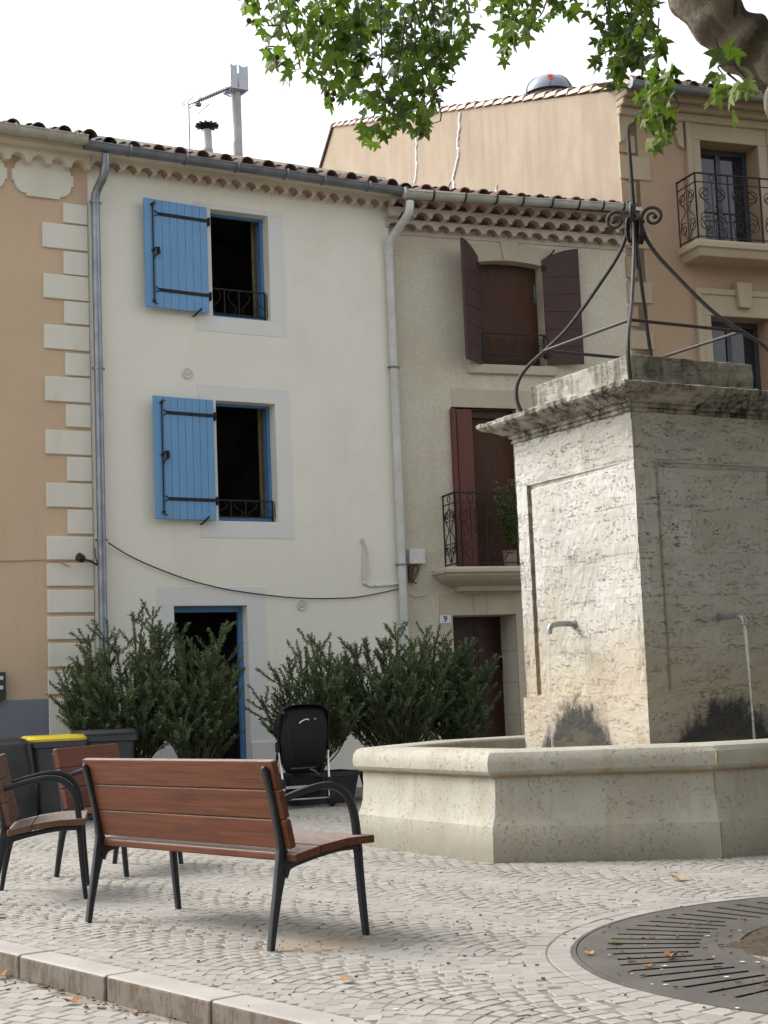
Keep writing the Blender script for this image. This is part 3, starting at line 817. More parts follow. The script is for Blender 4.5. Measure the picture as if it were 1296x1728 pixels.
# ================================================================== HOUSE NUMBER 9
HB = thing('roughcast_house', 'beige roughcast house numbered 9 with dark brown shutters and three rows of eave tiles', 'house', (FB.o.x, FB.o.y, 0), FB.th)
ZB = FB.fz(850, 403)
aw = (FB.fx(809, 530), FB.fx(917, 530), FB.fz(860, 617), FB.fz(848, 440))     # arched window clear opening
bw = (FB.fx(763, 760), FB.fx(763, 760) + .98, FB.fz(800, 958), FB.fz(800, 688))     # balcony door
d9 = (FB.fx(766, 1100), FB.fx(766, 1100) + .92, 0, FB.fz(800, 1038))
wbm = MB(); wall_front(wbm, .02, XB, 0, ZB + .4, [(aw[0], aw[1], aw[2], aw[3], .24), (bw[0], bw[1], bw[2], bw[3], .24), (d9[0], d9[1], d9[2], d9[3], .62)], .24)
wbm.build('wall', m_rough, HB, recalc=False)
# arched stone surround
xm = (aw[0] + aw[1]) / 2; hw = (aw[1] - aw[0]) / 2; zs = FB.fz(893, 448); rise = aw[3] - zs
R = (hw * hw + rise * rise) / (2 * rise); zc = aw[3] - R; a0 = math.asin(hw / R)
def arch(r, half, k0=-1, k1=1, n=12):
    return [(xm + r * math.sin(a), zc + r * math.cos(a)) for a in [half * (k0 + (k1 - k0) * k / n) for k in range(n + 1)]]
st = MB()
bwid = .16
a1 = math.asin(min(.98, (hw + bwid) / (R + .24)))
inn, outr = arch(R, a0), arch(R + .25, a1)
for y0, y1, o in ((-.012, .24, 0),):
    for (p, q, p2, q2) in zip(inn, inn[1:], outr, outr[1:]):
        st.prism([p, q, q2, p2], lambda x, z: (x, -.012, z), lambda x, z: (x, .24, z))
st.box(aw[1] - .002, aw[1] + bwid, -.012, .24, aw[2], zs); st.box(aw[0] - bwid, aw[0] + .002, -.012, .24, aw[2], zs)
st.build('arched_stone_surround', m_stone_b, HB, recalc=True, merge=False)
ks = MB(); kk = arch(R - .004, a0 * .17); ko = arch(R + .29, a1 * .22)
ks.prism([kk[0], kk[-1], ko[-1], ko[0]], lambda x, z: (x, -.03, z), lambda x, z: (x, .2, z)); ks.build('keystone', m_stone_b, HB, bevel=.006)
sl = MB(); sl.box(FB.fx(792, 625, -.05), FB.fx(940, 625, -.05), -.055, .22, aw[2] - .13, aw[2]); sl.build('sill', m_stone_b, HB, bevel=.014)
bl = MB(); bl.prism([(aw[0] + .01, aw[2] + .003), (aw[1] - .01, aw[2] + .003)] + arch(R - .012, a0 * .97)[::-1], lambda x, z: (x, .17, z), lambda x, z: (x, .19, z)); bl.build('roller_blind', m_blind, HB)
wf = MB(); 
for x in (aw[0] + .002, aw[1] - .042): wf.box(x, x + .04, .195, .235, aw[2], zs)
wf.box(aw[0], aw[1], .195, .235, aw[2], aw[2] + .04); wf.build('window_frame', m_redbrown, HB)
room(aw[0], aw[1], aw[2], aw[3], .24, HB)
hk = MB(); hx, hz = FB.front(899, 500); hk.tube(spline([(hx, 0, hz + .12), (hx, -.05, hz + .13), (hx - .005, -.07, hz), (hx, -.05, hz - .10), (hx, 0, hz - .10)]), .018, 8); hk.build('shutter_stop', simple('verdigris_iron', (.05, .085, .07), None, 8, .6), HB, smooth=True)
g = MB(); gz0, gz1 = aw[2] + .14, aw[2] + .44; gy = -.02
for z in (gz0, gz1): g.box(aw[0] + .01, aw[1] - .01, gy - .012, gy + .012, z - .01, z + .01)
for x in (aw[1] - .025, aw[0] + .025): g.box(x - .01, x + .01, gy - .012, gy + .012, gz0 - .03, gz1)
for k in range(5):
    x = aw[0] + (k + .5) * (aw[1] - aw[0]) / 5; zc_ = (gz0 + gz1) / 2
    scroll(g, (x, gy, zc_ + .055), .055, (1, 0, 0), (0, 0, 1), 1.2, -math.pi / 2, .005); scroll(g, (x, gy, zc_ - .055), .055, (-1, 0, 0), (0, 0, 1), 1.2, math.pi / 2, .005)
g.tube(spline([(aw[1] - .02, gy, gz1), (aw[1] + .03, gy - .02, gz1 - .08), (aw[1] + .03, gy - .02, gz0 + .1), (aw[1] - .02, gy, gz0)]), .01, 6)
g.build('guard_rail', m_iron, HB)

def arch_leaf(hinge_x, sgn, ang, w, zbot, zhinge, ztip):
    """half of an arched pair of shutters, hinged at the opening's edge and swung out; planks run across"""
    d = Vector((sgn * math.cos(ang), -math.sin(ang), 0)); n = Vector((-sgn * math.sin(ang), -math.cos(ang), 0))
    o = Vector((hinge_x, -.02, 0)); mb = MB(); N = 10
    top = [(w * k / N, zhinge + (ztip - zhinge) * (1 - (1 - k / N) ** 1.9)) for k in range(N + 1)]
    pts = [(0, zbot), (w, zbot)] + top[::-1]
    mb.prism(pts, lambda s, z: o + d * s + n * .018 + Vector((0, 0, z)), lambda s, z: o + d * s - n * .018 + Vector((0, 0, z)))
    s = mb.build('arched_shutter', m_brown, HB, bevel=.003)
    h = ztip - zbot
    for k in range(1, 6):
        z = zbot + h * k / 6.6
        for q in (.019,):
            pl = MB(); pl.obox(o + d * (w / 2) + n * q + Vector((0, 0, z)), d * (w / 2 - .004), n * .0025, (0, 0, .004)); pl.build('plank_joint', m_black, s)
    for z in (zbot + .12, zhinge - .12):
        hg = MB(); hg.obox(o + d * .02 + Vector((0, 0, z)), d * .03, n * .03, (0, 0, .035)); hg.build('hinge', m_iron, s)
    return s
zt_l = FB.fz(808, 432); zt_r = FB.fz(917, 440)
arch_leaf(aw[0] - .005, -1, math.radians(42), .50, FB.fz(813, 616), zt_l - .02, zt_l + .13)
arch_leaf(aw[1] + .005, 1, math.radians(14), .525, FB.fz(920, 616), zt_r, zt_r + .155)
ck = MB(); cx, cz = FB.front(930, 432); ck.tube(spline([(cx - .1, 0, cz - .05), (cx - .03, -.05, cz), (cx + .02, -.07, cz + .07)]), .012, 6); ck.build('shutter_catch', m_iron, HB)
# balcony door with its lintel and folded shutter
lt = MB(); lt.box(FB.fx(762, 670), FB.fx(762, 670) + 1.25, -.010, .1, bw[3], FB.fz(800, 657)); lt.build('lintel', m_stone_b, HB, bevel=.006)
fs = MB(); x0 = FB.fx(764, 760, -.05); x1 = FB.fx(799, 760, -.05); zz0, zz1 = bw[2] + .02, FB.fz(780, 690, -.05)
fs.box(x0, x0 + (x1 - x0) * .2, -.07, .05, zz0, zz1); fs.box(x0 + (x1 - x0) * .26, x1, -.045, -.005, zz0, zz1 - .005); fs.build('folded_shutter', m_redbrown, HB, bevel=.006)
bd = MB(); bd.box(bw[0], bw[1], .16, .19, bw[2], bw[3] - .12); bd.build('balcony_blind', m_blind, HB)
bd = MB(); bd.box(bw[0], bw[1], .12, .23, bw[3] - .12, bw[3]); bd.build('blind_box', m_door9, HB, bevel=.004)
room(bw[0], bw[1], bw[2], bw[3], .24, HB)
# balcony slab (moulded) with wrought-iron rail
BY = -.46; bx0 = FB.fx(757, 955, BY); bx1 = bx0 + 1.55; bz = FB.fz(800, 956, BY)
def slab(x0, x1, yo, zt, prof, mat, parent, name='balcony_slab'):
    mb = MB(); rings = []
    for e, z in prof: rings.append([(x0 - e, 0.02, zt + z), (x1 + e, 0.02, zt + z), (x1 + e, yo - e, zt + z), (x0 - e, yo - e, zt + z)])
    mb.loft(rings); return mb.build(name, mat, parent)
slab(bx0, bx1, BY, bz, [(.03, 0), (.05, -.03), (.05, -.07), (.02, -.085), (.0, -.12), (-.06, -.17), (-.15, -.21), (-.24, -.24), (-.26, -.30)], m_stone_b, HB)
def balcony_rail(parent, x0, x1, yo, z0, h, npanel, mat):
    g = MB()
    A, B, C, D = (x0, 0), (x0, yo), (x1, yo), (x1, 0)
    for (a, b) in ((A, B), (B, C), (C, D)):
        a3, b3 = Vector((*a, 0)), Vector((*b, 0)); d = (b3 - a3); L = d.length; d.normalize(); up = Vector((0, 0, 1))
        for z, t in ((z0 + .05, .012), (z0 + h, .016), (z0 + h - .13, .010)):
            m = (a3 + b3) / 2 + up * z; g.obox(m, d * L / 2, d.cross(up) * t * .8, up * t * .6)
        k = max(1, round(npanel * L / (x1 - x0)))
        for i in range(k + 1):
            p = a3 + d * L * i / k; g.obox(p + up * (z0 + h / 2), d * .009, d.cross(up) * .009, up * h / 2)
        for i in range(k):
            w = L / k; c = a3 + d * w * (i + .5); hz = h - .2
            for sg in (-1, 1):
                q = w * .25
                scroll(g, c + d * sg * q * .9 + up * (z0 + .07 + hz * .80), q * .8, d * sg, up, 1.5, -2.2, .007, .2, 5)
                scroll(g, c + d * sg * q * .9 + up * (z0 + .07 + hz * .22), q * .85, d * sg, -up, 1.5, -2.2, .007, .2, 5)
                g.tube(spline([c + d * sg * q * .2 + up * (z0 + .08), c + d * sg * q * 1.5 + up * (z0 + .07 + hz * .35), c + d * sg * q * .35 + up * (z0 + .07 + hz * .55), c + d * sg * q * 1.4 + up * (z0 + .07 + hz * .75), c + d * sg * q * .3 + up * (z0 + hz)], 5), .007, 5)
            g.tube([c + up * (z0 + .05), c + up * (z0 + h - .13)], .007, 5)
            pts = [c + d * .045 * math.cos(t) + up * (z0 + h - .065 + .045 * math.sin(t)) for t in [2 * math.pi * j / 12 for j in range(12)]]
            g.tube(pts, .006, 5, closed=True)
    return g.build('balcony_rail', mat, parent)
balcony_rail(HB, FB.fx(770, 900, BY + .05), bx1 - .1, BY + .05, bz, .98, 3, m_iron)
# front door, its stone frame and number plate
df = MB(); ring_panel(df, (FB.fx(745, 1100, -.01), d9[1] + .3, 0, FB.fz(800, 1003, -.01)), (d9[0], d9[1], 0, d9[3]), -.012, .02, 0, True)
df.build('stone_door_frame', m_stone_b, HB, bevel=.005)
for s in (-1, 1):
    j = MB(); x = FB.fx(810, 1020, -.013) + s * .10
    j.obox((x, -.012, (d9[3] + FB.fz(800, 1003)) / 2), (.003, 0, 0), (0, .0025, 0), (s * .012, 0, .135)); j.build('lintel_joint', m_rust, HB)
for z in (FB.fz(858, 1098, .2), FB.fz(858, 1152, .2), FB.fz(858, 1206, .2)):
    rv = MB(); rv.box(d9[1] - .0025, d9[1] + .002, .0, .62, z - .003, z + .003); rv.build('reveal_joint', m_rust, HB)
dr = MB(); a, b, c, d = d9; dr.box(a, b, .50, .55, 0, d)
for cx in (a + (b - a) * .27, a + (b - a) * .73):
    for z0, z1 in ((.15, .75), (.85, 1.1), (1.2, d - .12)):
        w = (b - a) * .17
        dr.box(cx - w, cx + w, .488, .502, z0, z1); dr.box(cx - w + .04, cx + w - .04, .478, .49, z0 + .04, z1 - .04)
dr.build('front_door', m_door9, HB, bevel=.008)
ic = MB(); y, z = FB.side(849, 1118, d9[1]); ic.box(d9[1] - .025, d9[1], y - .05, y + .05, z - .13, z + .09); i_ = ic.build('intercom', m_silver, HB, bevel=.004)
ic = MB(); ic.box(d9[1] - .029, d9[1] - .024, y - .035, y + .035, z - .11, z + .06); ic.build('intercom_panel', m_black, i_)
np_ = MB(); x0, x1 = FB.fx(742, 1045, -.02), FB.fx(761, 1045, -.02); z0, z1 = FB.fz(751, 1052, -.02), FB.fz(751, 1038, -.02); np_.box(x0, x1, -.022, -.01, z0, z1); plate = np_.build('number_plate', m_plate, HB, bevel=.003)
tc = bpy.data.curves.new('house_number', 'FONT'); tc.body = '9'; tc.size = (z1 - z0) * 1.05; tc.align_x = 'CENTER'; tc.align_y = 'CENTER'; tc.extrude = .001; tc.offset = .002
to = bpy.data.objects.new('tmp', tc); COL.objects.link(to); dg = bpy.context.evaluated_depsgraph_get()
me = bpy.data.meshes.new_from_object(to.evaluated_get(dg)); bpy.data.objects.remove(to)
me.transform(Matrix.Translation(((x0 + x1) / 2, -.0235, (z0 + z1) / 2)) @ Matrix.Rotation(math.pi / 2, 4, 'X')); me.materials.clear(); me.materials.append(m_navy)
dg9 = bpy.data.objects.new('digit', me); COL.objects.link(dg9); dg9.parent = plate
# three stepped rows of tiles under the gutter
gb = MB(); xr_ = XB - .0
for k in range(3):
    gb.tint = .5
    genoise_row(gb, -.02, xr_, ZB + .005 + k * .125, .125, -.13 * (k + 1), -.13 * k + .02, .236, .088, .118 * (k % 2), .86)
gb.box(-.02, xr_, -.02, 0, ZB - .05, ZB + .005); gb.box(-.02, xr_, -.52, .1, ZB + .38, ZB + .43)
gb.build('eave_course', [m_genoise_b, m_tile_b], HB, recalc=False)
YB = -.56
gB0 = (FB.fx(683, 328, YB), YB, FB.fz(683, 325, YB)); gB1 = (FB.fx(1066, 352, YB), YB, FB.fz(1062, 348, YB))
gutter('gutter', HB, gB0, gB1, .078, m_gut_b, [.115, .25, .385, .5, .63, .75, .86, .955], m_iron_red, endcap=1)
roof('roof', HB, 0, XB - .02, -.50, (gB0[2] + gB1[2]) / 2 + .02, math.radians(16), 5.0, .265, m_tile, 21)
def FQ(x, y, off): a, b = FB.front(x, y, off); return (a, off, b)
yb_ = -.16
pp = [FQ(692, 340, YB), FQ(691, 352, YB), FQ(687, 364, YB + .05), FQ(668, 392, -.28), FQ(657, 408, yb_ - .03), FQ(656, 424, yb_)]
xpB = FB.fx(657, 440, yb_)
pp = spline(pp, 4) + [(xpB, yb_, FB.fz(657, 440, yb_)), (xpB, yb_, .02)]
downpipe(HB, pp, .056, m_pipe_b, [(xpB, yb_, FB.fz(660, 620, yb_)), (xpB, yb_, FB.fz(680, 953, yb_))], m_zinc_dull, sleeves=[((xpB, yb_, FB.fz(657, 432, yb_)), (xpB, yb_, FB.fz(657, 414, yb_)))])

# ================================================================== OCHRE HOUSE (right)
HC = thing('ochre_house', 'tall ochre house with a blank weathered gable and iron balcony behind the fountain', 'house', (FB.o.x, FB.o.y, 0), FB.th)
XC1 = XB + 6.5
cy0, cz0 = FB.side(1038, 140, XB); cy1, cz1 = FB.side(563, 211, XB); cy2, cz2 = FB.side(541, 285, XB)
cy0 = -.25; cz0 -= .12
slopeC = (cz1 - cz0) / (cy1 - cy0)
ZC = FB.fz(1120, 205)
cw1 = (FB.fx(1184, 330), FB.fx(1184, 330) + 1.0, FB.fz(1210, 418), FB.fz(1220, 242))
cw2 = (FB.fx(1201, 600), FB.fx(1201, 600) + 1.0, FB.fz(1210, 760), FB.fz(1240, 536))
wc = MB(); wall_front(wc, XB + .05, XC1, 0, cz0 - .1, [cw1, cw2], .35, 0, 5.0)
wc.build('front_wall', m_c_wall, HC, recalc=False)
gw = MB(); G = [(0, 0), (0, cz0 + .0), (cy1, cz1 + .0), (cy2 + .02, cz2), (cy2 + .3, 0)]
gw.prism(G, lambda y, z: (XB, y, z), lambda y, z: (XB + .3, y, z))
gw.box(XB + .3, XC1, cy2 - .3, cy2, 0, cz2 - .3)
gw.build('gable_wall', m_gable, HC)
ge = MB(); ge.obox((XB - .012, (cy1 + cy2) / 2, (cz1 + cz2) / 2), (.035, 0, 0), Vector((0, cy2 - cy1, cz2 - cz1)) * .52, Vector((0, .05, .01))); ge.build('slate_edge', m_tile, HC)
# repaired cracks: white filler run in squiggles down the gable
def crack(pts, r):
    c = MB(); P = []
    for x, y in pts:
        yy, zz = FB.side(x, y, XB - .004); P.append((XB - .004, yy, zz))
    P = spline(P, 5); P = [p + Vector((0, rnd.uniform(-.02, .02), 0)) for p in P]
    c.tube(P, r, 6, flat=1); return c.build('filled_crack', m_white, HC)
crack([(777, 190), (776, 215), (773, 240), (774, 262), (769, 285), (766, 300), (767, 318)], .030)
crack([(767, 296), (761, 305), (756, 316)], .024)
crack([(704, 232), (703, 260), (704, 280), (702, 300), (700, 309)], .026)
crack([(839, 312), (838, 326)], .022)
rs = MB()
for (x, y, w, h) in ((771.5, 212, 2.2, 24), (773, 246, 1.4, 16)):
    y0, z0 = FB.side(x, y, XB); rs.obox((XB - .001, y0, z0), (.0022, 0, 0), (0, w / 40, 0), (0, 0, h / 85))
rs.build('rust_stain', m_rust, HC)
# roof with pale verge tiles along the gable
ln = (cy1 - cy0) / math.cos(math.atan(slopeC))
roof('roof', HC, XB + .2, XC1, cy0 - .2, cz0 - .02, math.atan(slopeC), ln + .2, .29, m_tile, 31)
bk = MB(); bk.poly([(XB, cy1, cz1), (XC1, cy1, cz1), (XC1, cy2, cz2), (XB, cy2, cz2)]); bk.build('rear_roof', m_tile, HC)
vt = MB(); sl_ = math.atan(slopeC); k = 0; s = -.25
while s < ln:
    L = .46; rr_ = .10 * rnd.uniform(.96, 1.05); rings = []
    for (ss, r_, lf_) in ((s, rr_, .03), (s + L, rr_ * .84, 0)):
        y = cy0 + ss * math.cos(sl_); z = cz0 + ss * math.sin(sl_) - .055 + lf_
        rings.append([(XB + .05 + r_ * math.cos(math.pi * q / 8), y, z + r_ * math.sin(math.pi * q / 8)) for q in range(9)] +
                     [(XB + .05 + (r_ - .015) * math.cos(math.pi * q / 8), y, z + (r_ - .015) * math.sin(math.pi * q / 8)) for q in range(8, -1, -1)])
    vt.loft(rings); s += L - .06
vt.build('verge_tiles', m_tile_pale, HC)
# front cornice, gutter
co = MB()
for k, (e, h) in enumerate(((.12, .12), (.22, .10), (.33, .10))):
    z = ZC + sum(q[1] for q in ((.12, .12), (.22, .10), (.33, .10))[:k]); co.box(XB - .02, XC1, -e, 0.01, z, z + h)
co.build('cornice', m_c_trim, HC, bevel=.03, seg=3)
gc = MB(); genoise_row(gc, XB - .02, XC1, ZC + .32, .12, -.46, 0, .24, .09, 0, .5); gc.build('eave_course', [m_c_trim, m_c_trim], HC, recalc=False)
YC = -.58; zgc = FB.fz(1180, 152, YC)
gutter('gutter', HC, (FB.fx(1064, 140, YC), YC, zgc), (XC1, YC, zgc), .08, m_zinc_dull, [.2, .4], m_zinc_dull, endcap=1)
roof('eave_tiles', HC, FB.fx(1066, 140, YC), XC1, YC + .02, zgc + .03, sl_, .8, .29, m_tile, 44)
# quoins and corner bracket
for i, (a, b, xr) in enumerate(((228, 260, 1072), (262, 304, 1098), (306, 345, 1074), (390, 420, 1100), (432, 470, 1074), (474, 512, 1102), (516, 552, 1078), (556, 590, 1104), (596, 636, 1080))):
    q = MB(); q.box(XB - .015, FB.fx(xr, (a + b) / 2, -.02), -.022, .02, FB.fz(1072, b, -.02) + .012, FB.fz(1072, a, -.02) - .012); q.build('quoin', m_c_trim if i % 2 else m_c_wall, HC, bevel=.008)
cb = MB(); x0 = XB - .01; zt = ZC + .02; pr = [(0, 0), (.34, 0), (.32, -.09), (.20, -.14), (.14, -.25), (.10, -.38), (.02, -.42), (0, -.42)]
cb.prism(pr, lambda a, z: (x0 + a * .8, -.06, zt + z), lambda a, z: (x0 + a * .8, 0.0, zt + z)); cb.build('corner_bracket', m_c_trim, HC, bevel=.01)
cb = MB(); x0 = FB.fx(1150, 230); cb.prism(pr, lambda a, z: (x0 - a * .8, -.06, zt + z), lambda a, z: (x0 - a * .8, 0, zt + z)); cb.build('corner_bracket', m_c_trim, HC, bevel=.01)
def c_window(w, parent, keyst, outz):
    t = MB(); o = (w[0] - .20, w[1] + .20, w[2], outz)
    ring_panel(t, o, w, -.05, .02, 0, True); ring_panel(t, (o[0] - .035, o[1] + .035, o[2], o[3] + .04), (o[0] + .05, o[1] - .05, w[2], o[3] - .05), -.075, .0, 0, True)
    t.build('window_surround', m_c_trim, parent, bevel=.008)
    f = MB(); ring_panel(f, (w[0], w[1], w[2], w[3]), (w[0] + .07, w[1] - .07, w[2] + .07, w[3] - .08), .28, .35); f.box((w[0] + w[1]) / 2 - .04, (w[0] + w[1]) / 2 + .04, .285, .345, w[2] + .07, w[3] - .08)
    fr = f.build('window_frame', m_bin, parent, bevel=.004)
    g = MB(); g.box(w[0] + .06, w[1] - .06, .31, .32, w[2] + .06, w[3] - .07); g.build('pane', m_glass, fr)
    if keyst:
        k = MB(); xk = FB.fx(1256, 500, -.1); k.prism([(-.10, 0), (.10, 0), (.13, .38), (-.13, .38)], lambda x, z: (xk + x, -.13, FB.fz(1256, 520, -.1) + z), lambda x, z: (xk + x, 0, FB.fz(1256, 520, -.1) + z)); k.build('keystone', m_c_trim, parent, bevel=.015)
c_window(cw1, HC, False, FB.fz(1220, 207)); c_window(cw2, HC, True, FB.fz(1230, 495))
CY = -.52; cbx0 = FB.fx(1178, 405, CY); cbz = FB.fz(1210, 405, CY)
slab(cbx0, cbx0 + 2.3, CY, cbz, [(.0, 0), (.015, -.03), (.015, -.10), (-.02, -.12), (-.05, -.20), (-.06, -.22)], m_c_trim, HC)
balcony_rail(HC, cbx0 + .03, cbx0 + 2.2, CY + .03, cbz, .98, 4, m_iron)

# ------------------------------------------------------------------ roof furniture
RY = 1.9
def roof_p(x, y, off=RY): a, b = FA.front(x, y, off); return FA.w(a, off, b)
zr = (gA0[2] + gA1[2]) / 2 + math.tan(math.radians(16)) * (RY + .36) - .1
def roof_base(x, y): a, b = FA.front(x, y, RY); p = FA.w(a, RY, 0); return p
b0 = roof_base(400, 220); ztop = FA.fz(396, 152, RY)
FL = thing('flue_pipe', 'tall pale flue pipe with a square metal cowl on the cream house roof', 'flue', (b0.x, b0.y, zr), FA.th)
mb = MB(); H = ztop - zr; mb.lathe([(.072, 0), (.072, H * .45), (.075, H * .46), (.072, H * .47), (.070, H * .93), (.078, H * .94), (.078, H * .96), (.07, H)], n=18); mb.build('pipe', m_flue, FL, smooth=True)
mb = MB(); a = .135; hc = FA.fz(396, 117, RY) - ztop + .03
for (p, q) in (((-a, -a), (-a * .25, -a)), ((-a * .05, -a), (a, -a)), ((a, -a), (a, a)), ((a, a), (-a, a)), ((-a, a), (-a, -a))):
    n = 7; P = []
    for k in range(n):
        t = k / (n - 1); sag = .035 * (1 - (2 * t - 1) ** 2); x = p[0] + (q[0] - p[0]) * t; y = p[1] + (q[1] - p[1]) * t
        P.append((x, y, H + hc - sag))
    for u, v in zip(P, P[1:]):
        mb.poly([(u[0], u[1], H - .02), (v[0], v[1], H - .02), v, u])
mb.poly([(-a, -a, H - .02), (a, -a, H - .02), (.05, .05, H - .08), (-.05, .05, H - .08)])
for (sx, sy) in ((1, 1), (1, -1), (-1, 1), (-1, -1)): mb.tube([(sx * a, sy * a, H - .02), (sx * .06, sy * .06, H - .08)], .012, 6)
cw = mb.build('cowl', m_steel, FL, recalc=False); so = cw.modifiers.new('Solid', 'SOLIDIFY'); so.thickness = .008
b1 = roof_base(350, 240); zt1 = FA.fz(349, 218, RY)
CP = thing('chimney_pipe', 'short pale chimney pipe with a black crown cap beside the tall flue', 'chimney', (b1.x, b1.y, zr), FA.th)
mb = MB(); H1 = zt1 - zr; mb.lathe([(.075, 0), (.075, H1 * .6), (.08, H1 * .62), (.068, H1 * .66), (.062, H1)], n=18); mb.build('pipe', m_flue, CP, smooth=True)
mb = MB(); mb.lathe([(.05, H1 - .02), (.11, H1 + .02), (.13, H1 + .05), (.12, H1 + .07), (.06, H1 + .075)], n=16)
for k in range(12):
    t = 2 * math.pi * k / 12; c_ = Vector((math.cos(t), math.sin(t), 0)); mb.obox(c_ * .135 + Vector((0, 0, H1 + .05)), c_ * .03, c_.cross(Vector((0, 0, 1))) * .014, (0, 0, .02))
mb.build('crown_cap', m_black, CP)
b2 = roof_base(320, 240); zt2 = FA.fz(320, 178, RY)
AN = thing('tv_antenna', 'thin television aerial with a stepped boom pointing at the flue cowl', 'antenna', (b2.x, b2.y, zr), FA.th)
mb = MB(); H2 = zt2 - zr; mb.tube([(0, 0, 0), (0, 0, H2 + .03)], .012, 8); mb.build('mast', m_zinc, AN)
mb = MB(); e = Vector((FA.fx(384, 151, RY) - FA.fx(320, 178, RY), 0, FA.fz(384, 151, RY) - zt2)); s0 = Vector((0, -.03, H2))
mb.tube([s0, s0 + e], .009, 6)
for k in range(14):
    p = s0 + e * (.25 + .75 * k / 13); mb.tube([p + Vector((0, -.11, .0)), p + Vector((0, .11, 0))], .006, 5); mb.obox(p, (.012, 0, 0), (0, .012, 0), (0, 0, .028))
mb.build('boom', m_zinc_dull, AN)
mb = MB()
for (x0, z0) in ((-.0, .06), (.22, -.02)): mb.tube([(x0, -.2, H2 + z0), (x0, .2, H2 + z0)], .007, 5)
mb.tube([(-.02, -.2, H2 + .09), (.10, -.2, H2 + .05), (.10, .2, H2 + .05), (-.02, .2, H2 + .09)], .006, 5, closed=True); mb.obox((.13, -.03, H2 + .02), (.04, 0, 0), (0, .03, 0), (0, 0, .02)); mb.build('reflector', m_zinc_dull, AN)
# domed cowl behind the gable edge of the ochre house
cy_ = 3.0; cp = FB.side(927, 160, XB + .9)
CD = thing('roof_ventilator', 'grey domed roof ventilator with a round orange badge above the gable edge', 'ventilator', FB.w(XB + .9, cp[0], cp[1] - .45), FB.th)
mb = MB(); sc = .42; mb.lathe([(sc * .97, 0), (sc * 1.0, .35), (sc * .97, .42)], n=28); mb.build('collar', simple('ventilator_brown', (.10, .075, .07), (.07, .055, .05), 5, .5), CD, smooth=True)
mb = MB(); mb.lathe([(sc * 1.02, .42)] + [(sc * 1.02 * math.cos(t), .44 + .34 * math.sin(t)) for t in [math.pi / 2 * k / 9 for k in range(9)]] + [(.01, .78)], n=28); dm = mb.build('dome', simple('dome_blue_grey', (.23, .27, .33), (.19, .225, .28), 4, .3), CD, smooth=True)
mb = MB()
for t0 in (-115, -60, -10, 180, 120, 60):
    t0 = math.radians(t0); mb.tube([(sc * 1.03 * math.cos(t0) * math.cos(q), sc * 1.03 * math.sin(t0) * math.cos(q), .44 + .345 * math.sin(q)) for q in [math.pi / 2 * k / 9 for k in range(10)]], .008, 5)
for (za, ra) in ((.43, 1.035),): mb.tube([(sc * ra * math.cos(t), sc * ra * math.sin(t), za) for t in [2 * math.pi * k / 28 for k in range(28)]], .012, 5, closed=True)
mb.build('seam', m_black, CD)
mb = MB(); t0 = math.radians(-112); q = .55; c_ = Vector((sc * 1.02 * math.cos(t0) * math.cos(q), sc * 1.02 * math.sin(t0) * math.cos(q), .44 + .34 * math.sin(q))); nn = Vector((math.cos(t0) * .85, math.sin(t0) * .85, .5)).normalized()
mb.tube([c_ - nn * .02, c_ + nn * .012], .062, 18); bd_ = mb.build('badge', simple('orange_badge', (.55, .14, .03), None, 5, .4), CD)
mb = MB(); mb.tube([c_, c_ + nn * .016], .03, 14); mb.build('badge_centre', simple('badge_red', (.30, .03, .03), None, 5, .4), CD)

# ------------------------------------------------------------------ cables and wall boxes
def wall_cable(pts, r, mat, name, label, fr=FA, off=-.03, cat='cable'):
    t = thing(name, label, cat, (fr.o.x, fr.o.y, 0), fr.th); mb = MB(); P = []
    for p in pts:
        o = p[2] if len(p) > 2 else off; a, b = fr.front(p[0], p[1], o); P.append((a, o, b))
    mb.tube(spline(P, 6), r, 6); mb.build('cable_run', mat, t); return t
wall_cable([(183, 916, -.08), (215, 936), (260, 957), (320, 979), (380, 994), (440, 1003), (500, 1009), (550, 1010), (600, 1008), (645, 1000), (676, 993)], .008, m_cable, 'sagging_cable', 'black cable sagging across the cream wall above the blue door')
wall_cable([(-60, 947), (20, 946.5), (60, 945), (84, 945.5, -.045), (98, 948, -.045), (118, 956, -.045)], .006, simple('beige_cable', (.45, .32, .2), None, 5, .6), 'beige_cable', 'thin beige cable crossing the orange wall to the quoins', off=-.012)
wall_cable([(612, 912), (614, 930), (613.5, 950), (613.5, 975), (617, 985), (628, 989), (645, 988), (672, 985)], .014, m_pvc, 'white_conduit', 'white conduit looped on the cream wall beside the pale downpipe', off=-.015)
cdt = bpy.data.objects['white_conduit']; mb = MB(); P = [FP(x, y, -.02) for x, y in ((613, 912), (620, 930), (622, 950), (622, 972), (617, 984))]; mb.tube(spline(P, 5), .007, 6)
P = [FP(x, y, -.02) for x, y in ((612, 908), (612, 914))]; mb.tube(P, .022, 8)
for x, y in ((614, 984), (632, 988), (650, 987), (660, 987)): mb.tube([FP(x - 2, y, -.017), FP(x + 2, y, -.017)], .02, 8)
mb.build('loose_loop', m_pvc, cdt)
SP_ = thing('wall_spotlight', 'small black spotlight on an arm fixed to the cream quoins', 'spotlight', (FA.o.x, FA.o.y, 0), FA.th)
mb = MB(); c_ = Vector(FP(137.5, 943, -.16)); mb.tube([c_ + Vector((-.045, -.02, .02)), c_ + Vector((.01, 0, 0)), c_ + Vector((.04, .02, -.01))], [.055, .048, .025], 12); mb.build('lamp_head', m_black, SP_)
